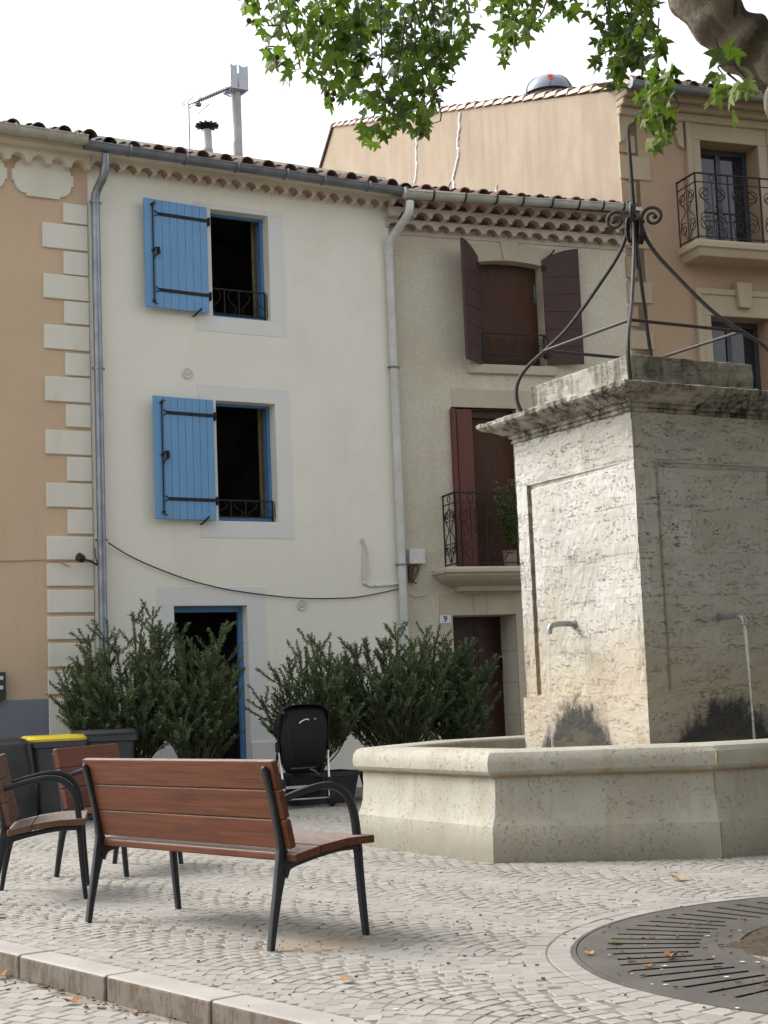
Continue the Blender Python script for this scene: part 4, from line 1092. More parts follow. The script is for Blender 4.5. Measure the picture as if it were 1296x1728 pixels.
mb = MB(); P = [FP(141, 944, -.13), FP(150, 946, -.09), FP(158, 950, -.05), FP(166, 954, -.03)]; mb.tube(spline(P), .011, 6); P = [FP(160, 925, -.05), FP(161, 938, -.05), FP(165, 953, -.05)]; mb.tube(spline(P), .006, 6); mb.build('arm', m_black, SP_)
JB = thing('junction_box', 'pale grey junction box with loose brown wires on the roughcast wall', 'junction box', (FB.o.x, FB.o.y, 0), FB.th)
mb = MB(); mb.box(FB.fx(690.5, 938, -.1), FB.fx(717.5, 938, -.1), -.11, 0, FB.fz(704, 951.5, -.1), FB.fz(704, 926, -.1)); mb.build('box_body', m_pvc, JB, bevel=.01)
mb = MB()
for pts in (((694, 952), (693, 968), (697, 982), (703, 984)), ((700, 953), (697, 966), (697, 980)), ((708, 953), (705, 966), (698, 980), (694, 984)), ((703, 952), (704, 960), (700, 972))):
    mb.tube(spline([FQ(x, y, -.05) for x, y in pts]), .008, 5)
mb.box(FB.fx(690, 958, -.04), FB.fx(696, 970, -.04), -.06, 0, FB.fz(693, 982, -.04), FB.fz(693, 954, -.04)); mb.build('wires', simple('brown_wire', (.09, .045, .035), None, 5, .6), JB)
mb = MB(); mb.tube(spline([FQ(x, y, -.02) for x, y in ((693, 1001), (697, 1005), (704, 1006), (715, 1004), (722, 1002))]), .008, 5); mb.build('white_wire', m_pvc, JB)
# ================================================================== FOUNTAIN
W = 1.55; WZ = .62
PF = Frame((1.865, 11.38), 29.5)                  # front corner of the pillar; x along the right face, y along the left face
SP_L = PF.side(968, 1053, 0)[0]; SP_R = PF.fx(1215, 1043)
GROOVE = PF.side(893, 900, 0)[0]; GROOVE_T = PF.side(895, 818, 0)[1]
m_pillar = mk_pillar(W)
FT = thing('stone_fountain', 'square stone fountain pillar with a wrought-iron crown standing in an octagonal basin', 'fountain', (PF.o.x, PF.o.y, 0), PF.th)
cx = cy = W / 2
V1 = PF.loc((.639, 10.591, 0)); V2 = PF.loc((2.121, 10.355, 0))
ax_ = cx - V1.x; hy = cy - V1.y; bx_ = cx - V2.x; by_ = cy - V2.y
bx_ = max(.9, bx_)
def octa(off, z):
    k = math.tan(math.radians(22.5)) * off
    a, b = ax_ + off, by_ + off; h, g = hy + k, bx_ + k
    return [(cx - a, cy - h, z), (cx - g, cy - b, z), (cx + g, cy - b - .38, z), (cx + a, cy - h, z), (cx + a, cy + h + .2, z), (cx + g, cy + b, z), (cx - g, cy + b, z), (cx - a, cy + h + .2, z)]
prof = [(-.02, -.05), (.0, 0), (-.008, .235), (-.018, .255), (-.036, .30), (-.048, .37), (-.054, .45), (-.055, .555), (-.05, .562), (-.028, .566), (-.006, .578), (.012, .605), (.018, .65), (.010, .695), (-.012, .728), (-.05, .743), (-.29, .743), (-.315, .735), (-.325, .72), (-.33, .40)]
def fine_ring(off, z):
    P = octa(off, z); out = []
    for i in range(8):
        a, b = Vector(P[i]), Vector(P[(i + 1) % 8]); 
        for k in range(6): out.append(a.lerp(b, [0, .02, .2, .5, .8, .98][k]))
    return out
mb = MB(); mb.loft([fine_ring(o, z) for o, z in prof], cap=False)
bs = mb.build('basin', m_basin, FT, recalc=True)
me = bs.data
bm = bmesh.new(); bm.from_mesh(me)
for f in bm.faces: f.smooth = True
for e in bm.edges:
    e.smooth = not (len(e.link_faces) == 2 and e.calc_face_angle(0) > .42)
bm.to_mesh(me); bm.free()
# joint between rim stones
for (x, y) in ((1213, 1300),):
    j = MB(); P0 = octa(.0, 0)[1]
    for o, z0, z1 in ((.0205, .60, .70), (-.050, .33, .55), (.0015, .0, .235)):
        q = octa(o, 0)[1]; j.box(q[0] - .004, q[0] + .004, q[1] - .001, q[1] + .01, z0, z1)
    j.build('rim_joint', m_seam, FT)
wt = MB(); wt.poly(octa(-.32, WZ)); wo = wt.build('basin_water', m_water, None, recalc=False); wo.location = FT.location; wo.rotation_euler = FT.rotation_euler; tag(wo, kind='structure')
# shaft as a solid with sunk panels on its faces
def shaft():
    mb = MB(); z0, z1, zp0, zp1 = 1.085, 3.17, 1.095, PF.fz(1200, 783)
    m = PF.fx(1112, 900); dp = .028
    mb.box(-.022, W + .022, -.022, W + .022, .30, 1.085)
    rots = [lambda u, d, z: (u, d, z), lambda u, d, z: (d, W - u, z), lambda u, d, z: (W - u, W - d, z), lambda u, d, z: (W - d, u, z)]
    for k, T in enumerate(rots):
        mm = m if k != 1 else W - PF.side(893, 900, 0)[0]
        h = (mm, W - mm, zp0 + .0, zp1)
        if k == 1: h = (mm, W - mm, zp0, PF.side(895, 818, 0)[1])
        xs = [0, h[0], h[1], W]; zs = [z0, h[2], h[3], z1]
        for i in range(3):
            for j in range(3):
                if i == 1 and j == 1: continue
                mb.poly([T(xs[i], 0, zs[j]), T(xs[i + 1], 0, zs[j]), T(xs[i + 1], 0, zs[j + 1]), T(xs[i], 0, zs[j + 1])])
        a, b, c, d = h
        g = .045
        # a sunk groove frames the panel; the field comes back almost flush
        def ring(o, dep): return [T(a + o, dep, c + o * 0), T(b - o, dep, c + o * 0), T(b - o, dep, d - o), T(a + o, dep, d - o)]
        R = [ring(0, 0), ring(.004, dp), ring(g * .7, dp), ring(g, .010)]
        if k == 1:      # this panel's groove has worn away on the side of the corner
            for q_, dd_ in ((R[1], .004), (R[2], .005), (R[3], .006)):
                for i_ in (1, 2): q_[i_] = (dd_, q_[i_][1], q_[i_][2])
        for A, B in zip(R, R[1:]):
            for q in range(4): mb.poly([A[q], A[(q + 1) % 4], B[(q + 1) % 4], B[q]])
        mb.poly(R[-1])
    return mb
s_ = shaft().build('pillar_shaft', m_pillar, FT, merge=True)
def rough_edges(o, lv, amp, sc):
    """chip and weather a stone block: subdivide and push the surface about with noise"""
    bv = o.modifiers.new('Bevel', 'BEVEL'); bv.width = .014; bv.segments = 2; bv.limit_method = 'ANGLE'; bv.angle_limit = .7
    tex = bpy.data.textures.new('stone_chip', 'CLOUDS'); tex.noise_scale = sc; tex.noise_depth = 4
    m = o.modifiers.new('Subdiv', 'SUBSURF'); m.subdivision_type = 'SIMPLE'; m.levels = m.render_levels = lv
    d = o.modifiers.new('Chip', 'DISPLACE'); d.texture = tex; d.strength = amp; d.mid_level = .5; d.texture_coords = 'LOCAL'
rough_edges(s_, 5, .016, .06)
def sq_ring(off, z):
    return [(-off, -off, z), (W + off, -off, z), (W + off, W + off, z), (-off, W + off, z)]
def sq_fine(off, z, n=14):
    P = sq_ring(off, z); out = []
    for i in range(4):
        a, b = Vector(P[i]), Vector(P[(i + 1) % 4])
        out += [a.lerp(b, k / n) for k in range(n)]
    return out
cz_top = 3.355
cprof = [(-.05, 3.14), (.0, 3.165), (.022, 3.17), (.024, 3.192), (.014, 3.20), (.034, 3.205), (.042, 3.228), (.036, 3.234), (.07, 3.24), (.10, 3.255), (.135, 3.275), (.175, 3.285), (.205, 3.30), (.222, 3.318), (.224, cz_top - .006), (.215, cz_top), (.10, cz_top + .02), (-.30, cz_top + .022)]
mb = MB(); mb.loft([sq_fine(o, z) for o, z in cprof], cap=True); cn = mb.build('cornice', m_cornice, FT)
tex = bpy.data.textures.new('cornice_chip', 'CLOUDS'); tex.noise_scale = .09; tex.noise_depth = 5
m = cn.modifiers.new('Subdiv', 'SUBSURF'); m.subdivision_type = 'SIMPLE'; m.levels = m.render_levels = 2
d = cn.modifiers.new('Chip', 'DISPLACE'); d.texture = tex; d.strength = .034; d.mid_level = .55; d.texture_coords = 'LOCAL'
bi = .115
mb = MB(); mb.box(bi, W - bi - .09, bi, W - bi, cz_top, cz_top + .285); rough_edges(mb.build('cap_block', m_capblock, FT), 4, .02, .08)
# iron crown: four bowed legs, a square tie, scrolls and a spike
def leg_pts(az):
    c, s = math.cos(az), math.sin(az); prof = [(.965, cz_top - .02), (1.02, 3.43), (1.055, 3.55), (1.04, 3.68), (.96, 3.80), (.80, 3.93), (.62, 4.08), (.46, 4.26), (.31, 4.45), (.18, 4.62), (.10, 4.76), (.062, 4.88), (.06, 4.96)]
    return [(cx + r * c, cy + r * s, z) for r, z in prof], c, s
crown = thing('tmp', None, None); bpy.data.objects.remove(crown)
for k in range(4):
    az = math.radians(45 + 90 * k)
    pts, c, s = leg_pts(az)
    mb = MB(); mb.tube(spline(pts, 6), .0165, 8)
    # scroll curling outwards from the top of the leg
    q = []
    for i in range(34):
        t = i / 33; a = math.pi - 2 * math.pi * 1.5 * t; r = .092 * (1 - .80 * t)
        q.append((cx + (.152 + r * math.cos(a)) * c, cy + (.152 + r * math.cos(a)) * s, 4.96 + r * math.sin(a) * 1.0))
    mb.tube(q, [.0165 - .007 * (i / 33) for i in range(34)], 8)
    e = q[-1]; mb.ball(e, .022, 0, 8, 6)
    mb.build('crown_leg', m_iron_red, FT, smooth=True)
    # tie bar to the next leg at the knee
    a1_ = math.radians(45 + 90 * (k + 1)); r = .80; z = 3.93
    mb = MB(); mb.tube([(cx + r * c, cy + r * s, z), (cx + r * math.cos(a1_), cy + r * math.sin(a1_), z)], .014, 8); mb.build('tie_bar', m_iron_red, FT, smooth=True)
mb = MB(); mb.tube([(cx, cy, 4.55), (cx, cy, 4.9), (cx - .005, cy, 5.4), (cx - .01, cy, 5.72)], [.022, .022, .018, .013], 8); mb.build('spike', m_iron_red, FT, smooth=True)
mb = MB()
for k in range(4):
    az = math.radians(45 + 90 * k); c, s = math.cos(az), math.sin(az); o = Vector((cx, cy, 0))
    for z, hh in ((4.80, .02), (4.93, .02)):
        mb.tube([o + Vector((.0, 0, z)), o + Vector((.085 * c, .085 * s, z))], .014, 6)
    q = [o + Vector(((.055 + .03 * math.cos(t)) * math.cos(az + .78), (.055 + .03 * math.cos(t)) * math.sin(az + .78), 4.86 + .10 * math.sin(t))) for t in [2 * math.pi * i / 14 for i in range(14)]]
    mb.tube(q, .015, 6, closed=True)
mb.tube([(cx, cy, 4.76), (cx, cy, 4.98)], .036, 10)
mb.build('crown_knot', m_iron, FT, smooth=True)
# spouts and falling water
m_spout = simple('spout_steel', (.34, .35, .35), (.24, .25, .25), 14, .35, .1, 60, .002, .45)
def spout(p, d, reach, drop, lab):
    p, d = Vector(p), Vector(d); up = Vector((0, 0, 1)); mb = MB()
    path = spline([p - d * .03, p + d * reach * .45 + up * .004, p + d * reach * .82 - up * .004, p + d * reach * .97 - up * .03, p + d * reach - up * drop], 6)
    mb.tube(path, .023, 14); mb.tube([p - d * .01, p + d * .012], .034, 14)
    mb.build('spout', m_spout, FT, smooth=True)
    e = path[-1]; jt = MB(); P = []; R = []
    for i in range(16):
        t = i / 15; z = e.z + .01 - (e.z - WZ) * t
        P.append(Vector((e.x, e.y, 0)) + d * (.028 * math.sqrt(t)) + up * z); R.append(.010 - .003 * t + .0015 * math.sin(9 * t))
    jt.tube(P, R, 8); o = jt.build('water_jet', m_jet, None, smooth=True)
    o.location = FT.location; o.rotation_euler = FT.rotation_euler
    tag(o, lab, 'water jet')
    return e
spout((0, SP_L, PF.side(968, 1053, 0)[1]), (-1, 0, 0), .235, .07, 'thin stream of water falling in front of the brighter left pillar face')
spout((SP_R, 0, PF.fz(1215, 1042)), (0, -1, 0), .26, .07, 'thin stream of water falling in front of the darker right pillar face')
# ================================================================== GROUND
kd = Vector((.63, -.776, 0)).normalized(); kn = Vector((-kd.y, kd.x, 0))          # kerb direction and plaza-side normal
if kn.y < 0: kn = -kn
K0 = Vector((-1.25, 6.80, 0))                                                       # a point on the kerb's outer edge
KH = .105
GC = Vector((2.46, 6.78, 0)); GR = 1.715
mb = MB(); mb.poly([(-400, -300, -KH - .03), (400, -300, -KH - .03), (400, 700, -KH - .03), (-400, 700, -KH - .03)])
tag(mb.build('ground', m_joint, None, recalc=False), kind='structure')
# plaza bed of sandy joints with the sett pattern laid on it
def bed(name, pts, z, mat):
    b = MB(); b.poly([(p[0], p[1], z) for p in pts]); return tag(b.build(name, mat, None, recalc=False), kind='structure')
A_ = K0 + kn * .165 - kd * 30; B_ = K0 + kn * .165 + kd * 30
bed('plaza_bed', [A_, B_, B_ + kn * 60, A_ + kn * 60], -.0025, m_joint)
occ = [(p[0], p[1]) for p in [PF.w(*q) for q in octa(.01, 0)]]
def inside(poly, x, y):
    c = False; n = len(poly)
    for i in range(n):
        (x0, y0), (x1, y1) = poly[i], poly[i - 1]
        if (y0 > y) != (y1 > y) and x < (x1 - x0) * (y - y0) / (y1 - y0) + x0: c = not c
    return c
def wall_dist(x, y):
    d = Vector((x, y, 0)); return min((d - FA.o).dot(-FA.ey), 99)
sett = MB(); R2 = random.Random(5)
def add_sett(c, ax, ay, hx, hy):
    """one hewn stone: uneven quad top, small chamfer, slight tilt"""
    c = Vector(c); zt = R2.uniform(-.001, .0015); q = []
    sett.tint = min(1, max(0, R2.gauss(.5, .24)))
    tl = (R2.uniform(-.005, .005), R2.uniform(-.005, .005))
    for sx, sy in ((-1, -1), (1, -1), (1, 1), (-1, 1)):
        ex, ey = sx * hx * R2.uniform(.93, 1.0), sy * hy * R2.uniform(.92, 1.0)
        q.append((ex, ey))
    low = [sett.vert(c + ax * ex + ay * ey + Vector((0, 0, -.010))) for ex, ey in q]
    mid = [sett.vert(c + ax * ex * .985 + ay * ey * .985 + Vector((0, 0, zt - .002 + tl[0] * ex / hx * .3 + tl[1] * ey / hy * .3))) for ex, ey in q]
    top = [sett.vert(c + ax * ex * .90 + ay * ey * .90 + Vector((0, 0, zt + tl[0] * ex / hx * .2 + tl[1] * ey / hy * .2))) for ex, ey in q]
    for a, b in ((low, mid), (mid, top)):
        for k in range(4): sett.face((a[k], a[(k + 1) % 4], b[(k + 1) % 4], b[k]))
    sett.face(top)
ca, cq = kd, kn                      # columns run along the kerb, arcs bulge back along them
CW, RISE, DP = .98, .33, .080
qb = K0.dot(cq) + .165
for col in range(0, 15):
    q0 = qb + .02 + (col + .5) * CW
    for row in range(-260, 160):
        p0 = row * DP + (col % 2) * DP * .5
        # arc length parameter
        n = 11 if row % 2 else 12
        for i in range(n):
            f = (i + .5) / n * 2 - 1; f += R2.uniform(-.02, .02)
            dq = math.sin(f * .9) / math.sin(.9) * CW / 2
            pp_ = p0 + RISE * (f * f)
            c = ca * pp_ + cq * (q0 + dq)
            x, y = c.x, c.y
            if not (2.6 < y < 18.5 and abs(x) < .36 * y + 2.0): continue
            if (c - GC).length < GR + .218: continue
            if inside(occ, x, y): continue
            if wall_dist(x, y) < .1: continue
            sl = 2 * RISE * f / (CW / 2)
            ay = (cq + ca * sl * .85).normalized(); ax = ay.cross(Vector((0, 0, 1)))
            add_sett((x, y, 0), ax, ay, DP * .440, CW / n * .462 * math.sqrt(1 + sl * sl) * .94)
# soldier rows round the tree grate
for r_, L in ((GR + .065, .105), (GR + .175, .115)):
    n = int(2 * math.pi * r_ / L)
    for i in range(n):
        t = 2 * math.pi * (i + (.5 if L > .11 else 0)) / n; d = Vector((math.cos(t), math.sin(t), 0)); add_sett(GC + d * r_, d, Vector((-d.y, d.x, 0)), .053, L * .49)
tag(sett.build('plaza', m_sett, None, tint=True, recalc=False), kind='structure')
# lower street: straight courses
sett = MB(); Z0 = Vector((0, 0, -KH))
rowd, rown = (kd * .93 + kn * .37).normalized(), None
rown = Vector((-rowd.y, rowd.x, 0))
for i in range(-70, 80):
    for j in range(-60, 60):
        c = K0 + rown * (i * .098) + rowd * ((j + (i % 2) * .5) * .135)
        if (c - K0).dot(kn) > -.055 or (c - K0).dot(kn) < -4: continue
        if not (1.5 < c.y < 12 and abs(c.x) < .36 * c.y + 2): continue
        add_sett(c + Z0, rowd, rown, .064, .046)
tag(sett.build('street_setts', m_sett, None, tint=True, recalc=False), kind='structure')
A_ = K0 - kd * 30; B_ = K0 + kd * 30
bed('street', [A_ - kn * 40, B_ - kn * 40, B_ + kn * .01, A_ + kn * .01], -KH - .0025, m_joint)
# kerb of long stones, each stone with worn edges
kb = MB(); s = -.0355 - .83 * 11
while s < 6:
    L = .83; a, b = s + .003, s + L - .003
    j = R2.uniform(-.003, .003)
    kb.obox(K0 + kd * ((a + b) / 2) + kn * (.0825 + j) + Vector((0, 0, -.10 + R2.uniform(-.002, .002))), kd * (b - a) / 2, kn * .0825, (0, 0, .104))
    s += L
off_ = (K0 - kd * 0)
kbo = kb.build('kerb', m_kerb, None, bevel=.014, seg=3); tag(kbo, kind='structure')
# align a joint with the one seen at the photo's lower left
# ------------------------------------------------------------------ tree grate
TG = thing('tree_grate', 'round cast-iron tree grate with radial slots set in the stone setts', 'tree grate', (GC.x, GC.y, 0))
NS = 72; RI, RO, RH = 1.17, 1.575, 1.0
mb = MB(); zt = .004
def gp(r, t, z=zt): return (r * math.cos(t), r * math.sin(t), z)
def ringpatch(r0, r1, t0, t1):
    mb.poly([gp(r0, t0), gp(r1, t0), gp(r1, t1), gp(r0, t1)])
rows_ = []
# the slots lie parallel in eight sectors, as on the photo's plate
SEC = 8; hole = []
for sct in range(SEC):
    t0, t1 = 2 * math.pi * sct / SEC, 2 * math.pi * (sct + 1) / SEC
    for k in range(9):
        hole.append((t0 + (t1 - t0) * (k + .5) / 9, .0052 + .0))
hole.sort(); hw_ = .0135
edges = []
for t, _ in hole: edges += [t - hw_, t + hw_]
for i in range(len(hole)):
    a, b = edges[2 * i], edges[2 * i + 1]; c = edges[(2 * i + 2) % len(edges)] + (2 * math.pi if i == len(hole) - 1 else 0)
    r_in = RI + (.0 if i % 9 not in (0, 8) else .06); r_out = RO - (0 if i % 9 not in (0, 8) else .02)
    for (u, v, slot) in ((a, b, True), (b, c, False)):
        if slot:
            # slot keeps a constant width: narrow its angle with radius
            mb.poly([gp(RH, u), gp(r_in, u), gp(r_in, v), gp(RH, v)]); m_ = (u + v) / 2; w0 = (v - u) / 2 * r_in
            uo, vo = m_ - w0 / r_out, m_ + w0 / r_out
            mb.poly([gp(r_out, u), gp(GR - .012, u), gp(GR - .012, v), gp(r_out, v)])
            mb.poly([gp(r_in, u), gp(r_out, u), gp(r_out, uo)]); mb.poly([gp(r_in, v), gp(r_out, vo), gp(r_out, v)])
            for (p, q) in ((u, uo), (v, vo)): mb.poly([gp(r_in, p), gp(r_out, q), gp(r_out, q, -.04), gp(r_in, p, -.04)], 1)
            mb.poly([gp(r_in, u), gp(r_in, v), gp(r_in, v, -.04), gp(r_in, u, -.04)]); mb.poly([gp(r_out, uo), gp(r_out, vo), gp(r_out, vo, -.04), gp(r_out, uo, -.04)])
        else:
            for (p, q) in ((RH, RI), (RI, RO), (RO, GR - .012)):
                mb.poly([gp(p, u), gp(q, u), gp(q, v), gp(p, v)])
N = 96
for i in range(N):
    a, b = 2 * math.pi * i / N, 2 * math.pi * (i + 1) / N
    mb.poly([gp(GR - .012, a), gp(GR - .012, b), gp(GR - .012, b, -.05), gp(GR - .012, a, -.05)]); mb.poly([gp(RH, a), gp(RH, b), gp(RH, b, -.06), gp(RH, a, -.06)])
mb.build('plate', [m_grate, m_pit_shade], TG, recalc=False)
mb = MB()
for i in range(N):
    a, b = 2 * math.pi * i / N, 2 * math.pi * (i + 1) / N
    for r0, r1, z in ((GR - .006, GR + .012, .005),):
        mb.poly([gp(r0, a, z), gp(r1, a, z), gp(r1, b, z), gp(r0, b, z)]); mb.poly([gp(r0, a, z), gp(r0, b, z), gp(r0, b, -.03), gp(r0, a, -.03)]); mb.poly([gp(r1, a, z), gp(r1, b, z), gp(r1, b, -.03), gp(r1, a, -.03)])
mb.build('rim', m_grate, TG, recalc=False)
mb = MB(); mb.poly([gp(GR, 2 * math.pi * i / N, -.0045) for i in range(N)]); mb.build('pit_shade_floor', m_pit_shade, TG, recalc=False)  # shallow black sheet painting the depth shade below the slots
mb = MB(); nr, na = 10, 48; G_ = []
for i in range(nr + 1):
    r = 1.02 * i / nr; row = []
    for k in range(na):
        t = 2 * math.pi * k / na; p = Vector((r * math.cos(t), r * math.sin(t), 0)); nz = noise.noise(p * 6) * .03 + noise.noise(p * 19) * .014
        wob = 1 + .13 * noise.noise(p * 3 + Vector((9, 0, 0))) + .05 * noise.noise(p * 14)
        row.append(mb.vert(p.x * wob, p.y * wob, .05 * max(0, 1 - (r / 1.02) ** 2) + nz * (1 if i < nr else .2) + (.0 if i < nr else -.0)))
    G_.append(row)
for A, B in zip(G_, G_[1:]):
    for k in range(na): mb.face((A[k], A[(k + 1) % na], B[(k + 1) % na], B[k]))
so = mb.build('soil', m_soil, None, smooth=True); so.location = GC; tag(so, kind='structure')
# ================================================================== BENCHES
def slat_mb(mb, x0, x1, c, ty, tz, hw, ht, r=.008):
    """board along x: centre (y,z), width axis ty, thickness axis tz, eased edges"""
    ty, tz = Vector((0, *ty)).normalized(), Vector((0, *tz)).normalized(); c = Vector((0, *c))
    prof = []
    for sy, sz, a0 in ((1, 1, 0), (-1, 1, 90), (-1, -1, 180), (1, -1, 270)):
        for k in range(3):
            a = math.radians(a0 + 45 * k); prof.append(c + ty * (sy * (hw - r) + r * math.cos(a)) + tz * (sz * (ht - r) + r * math.sin(a)))
    ends = []
    for x, e in ((x0, .006), (x0 + .006, 0), (x1 - .006, 0), (x1, .006)):
        ends.append([Vector((x, 0, 0)) + c + (p - c) * (1 - e / max(hw, ht) * .8) for p in prof])
    mb.loft(ends)

def make_bench(name, label, cat, L, over, slat, group=None):
    """L = distance between the two cast side frames; local y points to the front, rear feet on y = 0"""
    B = thing(name, label, cat, (0, 0, 0), 0, group)
    for x in (0, L):
        def flat_bar(pts, w, nm, hx=.019, sub=5):
            mb = MB(); P = spline([(x, y, z) for y, z in pts], sub); ws = np.interp(np.linspace(0, 1, len(P)), np.linspace(0, 1, len(w)), w); rings = []
            for i, p in enumerate(P):
                a = P[max(0, i - 1)]; b = P[min(len(P) - 1, i + 1)]; t = (b - a).normalized(); n = Vector((0, -t.z, t.y)); h = ws[i]; q = []
                for k in range(10):
                    an = 2 * math.pi * k / 10; ca_, sa_ = math.cos(an), math.sin(an)
                    q.append(p + n * h * math.copysign(abs(ca_) ** .6, ca_) + Vector((hx * math.copysign(abs(sa_) ** .6, sa_), 0, 0)))
                rings.append(q)
            mb.loft(rings); return mb.build(nm, m_frame, B, smooth=True)
        flat_bar([(0.0, 0), (.022, .12), (.05, .25), (.078, .37), (.088, .45)], [.016, .019, .024, .034, .030], 'leg')
        flat_bar([(.088, .43), (.074, .52), (.045, .66), (.016, .76), (-.004, .825)], [.028, .021, .018, .017, .016], 'back_post')
        flat_bar([(.62, 0), (.607, .13), (.594, .28), (.585, .42)], [.015, .018, .020, .022], 'leg')
        flat_bar([(.585, .40), (.58, .50), (.562, .60), (.52, .675), (.45, .718), (.36, .728), (.24, .712), (.12, .685), (.05, .665)], [.022, .021, .020, .019, .0185, .018, .017, .016, .015], 'armrest')
        flat_bar([(.085, .34), (.12, .378), (.20, .392), (.32, .41), (.45, .425), (.58, .428)], [.036, .026, .018, .015, .015, .018], 'seat_rail')
        cpn = MB(); cpn.ball((x, -.006, .828), .0155, 0, 10, 6); cpn.build('post_cap', m_frame, B, smooth=True)
    bk = MB(); d = Vector((0, -.105, .445)).normalized(); n = (d.z, -d.y); base = Vector((0, .118, .455)); w = .142
    for k in range(3):
        c = base + d * (w * (k + .5)); xx = .012 * math.sin(7 * k + L)
        slat_mb(bk, -over * .55 + xx, L + over * .5 + xx, (c.y, c.z), (d.y, d.z), (d.z, -d.y), w / 2 - .0025, .0185, .005)
    bk.build('backrest', slat, B)
    st = MB()
    for yc, zc, sl in ((.185, .427, .17), (.355, .452, .10), (.53, .461, .0)):
        c_, s_ = math.cos(sl), math.sin(sl); slat_mb(st, -over * .55, L + over * (1.0), (yc, zc), (c_, s_), (-s_, c_), .084 if yc < .5 else .098, .019)
    st.build('seat', slat, B)
    return B
BN = make_bench('park_bench', 'long varnished red-brown slatted bench with dark metal arms nearest the kerb', 'bench', 1.62, .085, m_slat)
o = ground(155, 1557) ; q = ground(459, 1611)
d = (q - o).normalized(); th = math.radians(-48.5)
mid = (o + q) / 2; ex = Vector((math.cos(th), math.sin(th), 0)); BN.location = o - ex * .035; BN.scale.y = .93; BN.rotation_euler.z = th
def place_seat(B, L, front_right_px, facing):
    f = ground(*front_right_px); th = math.radians(facing - 90); ex = Vector((math.cos(th), math.sin(th), 0)); ey = Vector((-math.sin(th), math.cos(th), 0))
    B.location = f - ex * L - ey * .62 * .88; B.scale.y = .88; B.rotation_euler.z = th
LC = make_bench('slatted_armchair', 'weathered slatted armchair with curved dark arms cut by the left photo edge', 'armchair', .72, .05, m_slat_worn); place_seat(LC, .72, (145, 1517), 10)
RC = make_bench('slatted_armchair', 'faded reddish slatted armchair half hidden behind the long bench', 'armchair', .78, .05, m_slat_rose); place_seat(RC, .78, (214, 1480), -20)

# ================================================================== BINS
def wheelie(name, label, px, Y, rz, h, lidmat, ring):
    p = at_depth(px, 1300, Y); B = thing(name, label, 'bin', (p.x, p.y, 0), rz, 'wheeled bins by the orange house')
    mb = MB(); mb.loft([rrect(0, 0, .20, .24, .04, .25), rrect(0, 0, .205, .245, .10, .25), rrect(0, 0, .262, .29, h - .10, .25), rrect(0, 0, .262, .29, h - .09, .25)]); mb.build('body', m_bin, B, smooth=True)
    mb = MB(); mb.loft([rrect(0, 0, .265, .295, h - .12, .25), rrect(0, 0, .292, .318, h - .11, .25), rrect(0, 0, .292, .318, h - .055, .25), rrect(0, 0, .26, .29, h - .05, .25)]); mb.build('rim', m_bin, B, smooth=True)
    mb = MB(); mb.loft([rrect(0, -.0, .296, .322, h - .052, .35), rrect(0, 0, .30, .326, h - .03, .35), rrect(0, 0, .27, .29, h + .004, .45), rrect(0, 0, .215, .225, h + .002, .5), rrect(0, 0, .20, .21, h - .022, .5)]); ld = mb.build('lid', lidmat, B, smooth=True)
    mb = MB(); mb.tube([(-.2, .33, h - .06), (.2, .33, h - .06)], .018, 8); mb.tube([(-.2, .29, h - .08), (-.2, .33, h - .06)], .016, 6); mb.tube([(.2, .29, h - .08), (.2, .33, h - .06)], .016, 6); mb.build('handle', m_bin, B)
    for s in (-1, 1):
        w = MB(); w.tube([(s * .2, .22, .1), (s * .25, .22, .1)], .1, 18); w.build('wheel', m_rubber, B, smooth=False, bevel=.01)
    return B
wheelie('wheeled_bin', 'dark grey wheeled bin with a bright yellow lid', 90, 15.9, math.radians(24), .87, m_yellow, True)
wheelie('wheeled_bin', 'dark grey wheeled bin with a charcoal lid beside the yellow-lidded one', 176, 16.3, math.radians(26), .90, m_binlid, False)
# covered object at the left edge
p = at_depth(2, 1300, 15.6); TP = thing('covered_object', 'bulky object under a creased black cover at the left edge', 'covered object', (p.x, p.y, 0), math.radians(10))
mb = MB(); rings = []
for i in range(16):
    t = i / 15; z = .06 + .80 * t; hx = .36 - .06 * t ** 2; hyy = .32 - .06 * t ** 2
    if i == 15: hx *= .82; hyy *= .8; z -= .01
    ring = rrect(0, 0, hx, hyy, z, .35, 9); out = []
    for (x, y, zz) in ring:
        v = Vector((x, y, zz)); a = math.atan2(y, x); fold = (.022 * math.sin(a * 9 + 2 * z) + .03 * noise.noise(v * 4)) * (1.25 - t)
        out.append((x * (1 + fold / .3), y * (1 + fold / .3), zz + .012 * noise.noise(v * 5 + Vector((3, 3, 3)))))
    rings.append(out)
rings.append([(x * .5, y * .5, .875 + .01 * noise.noise(Vector((x, y, 3)) * 6)) for x, y, z in rings[-1]])
mb.loft(rings); mb.build('cover', m_tarp, TP, smooth=True)

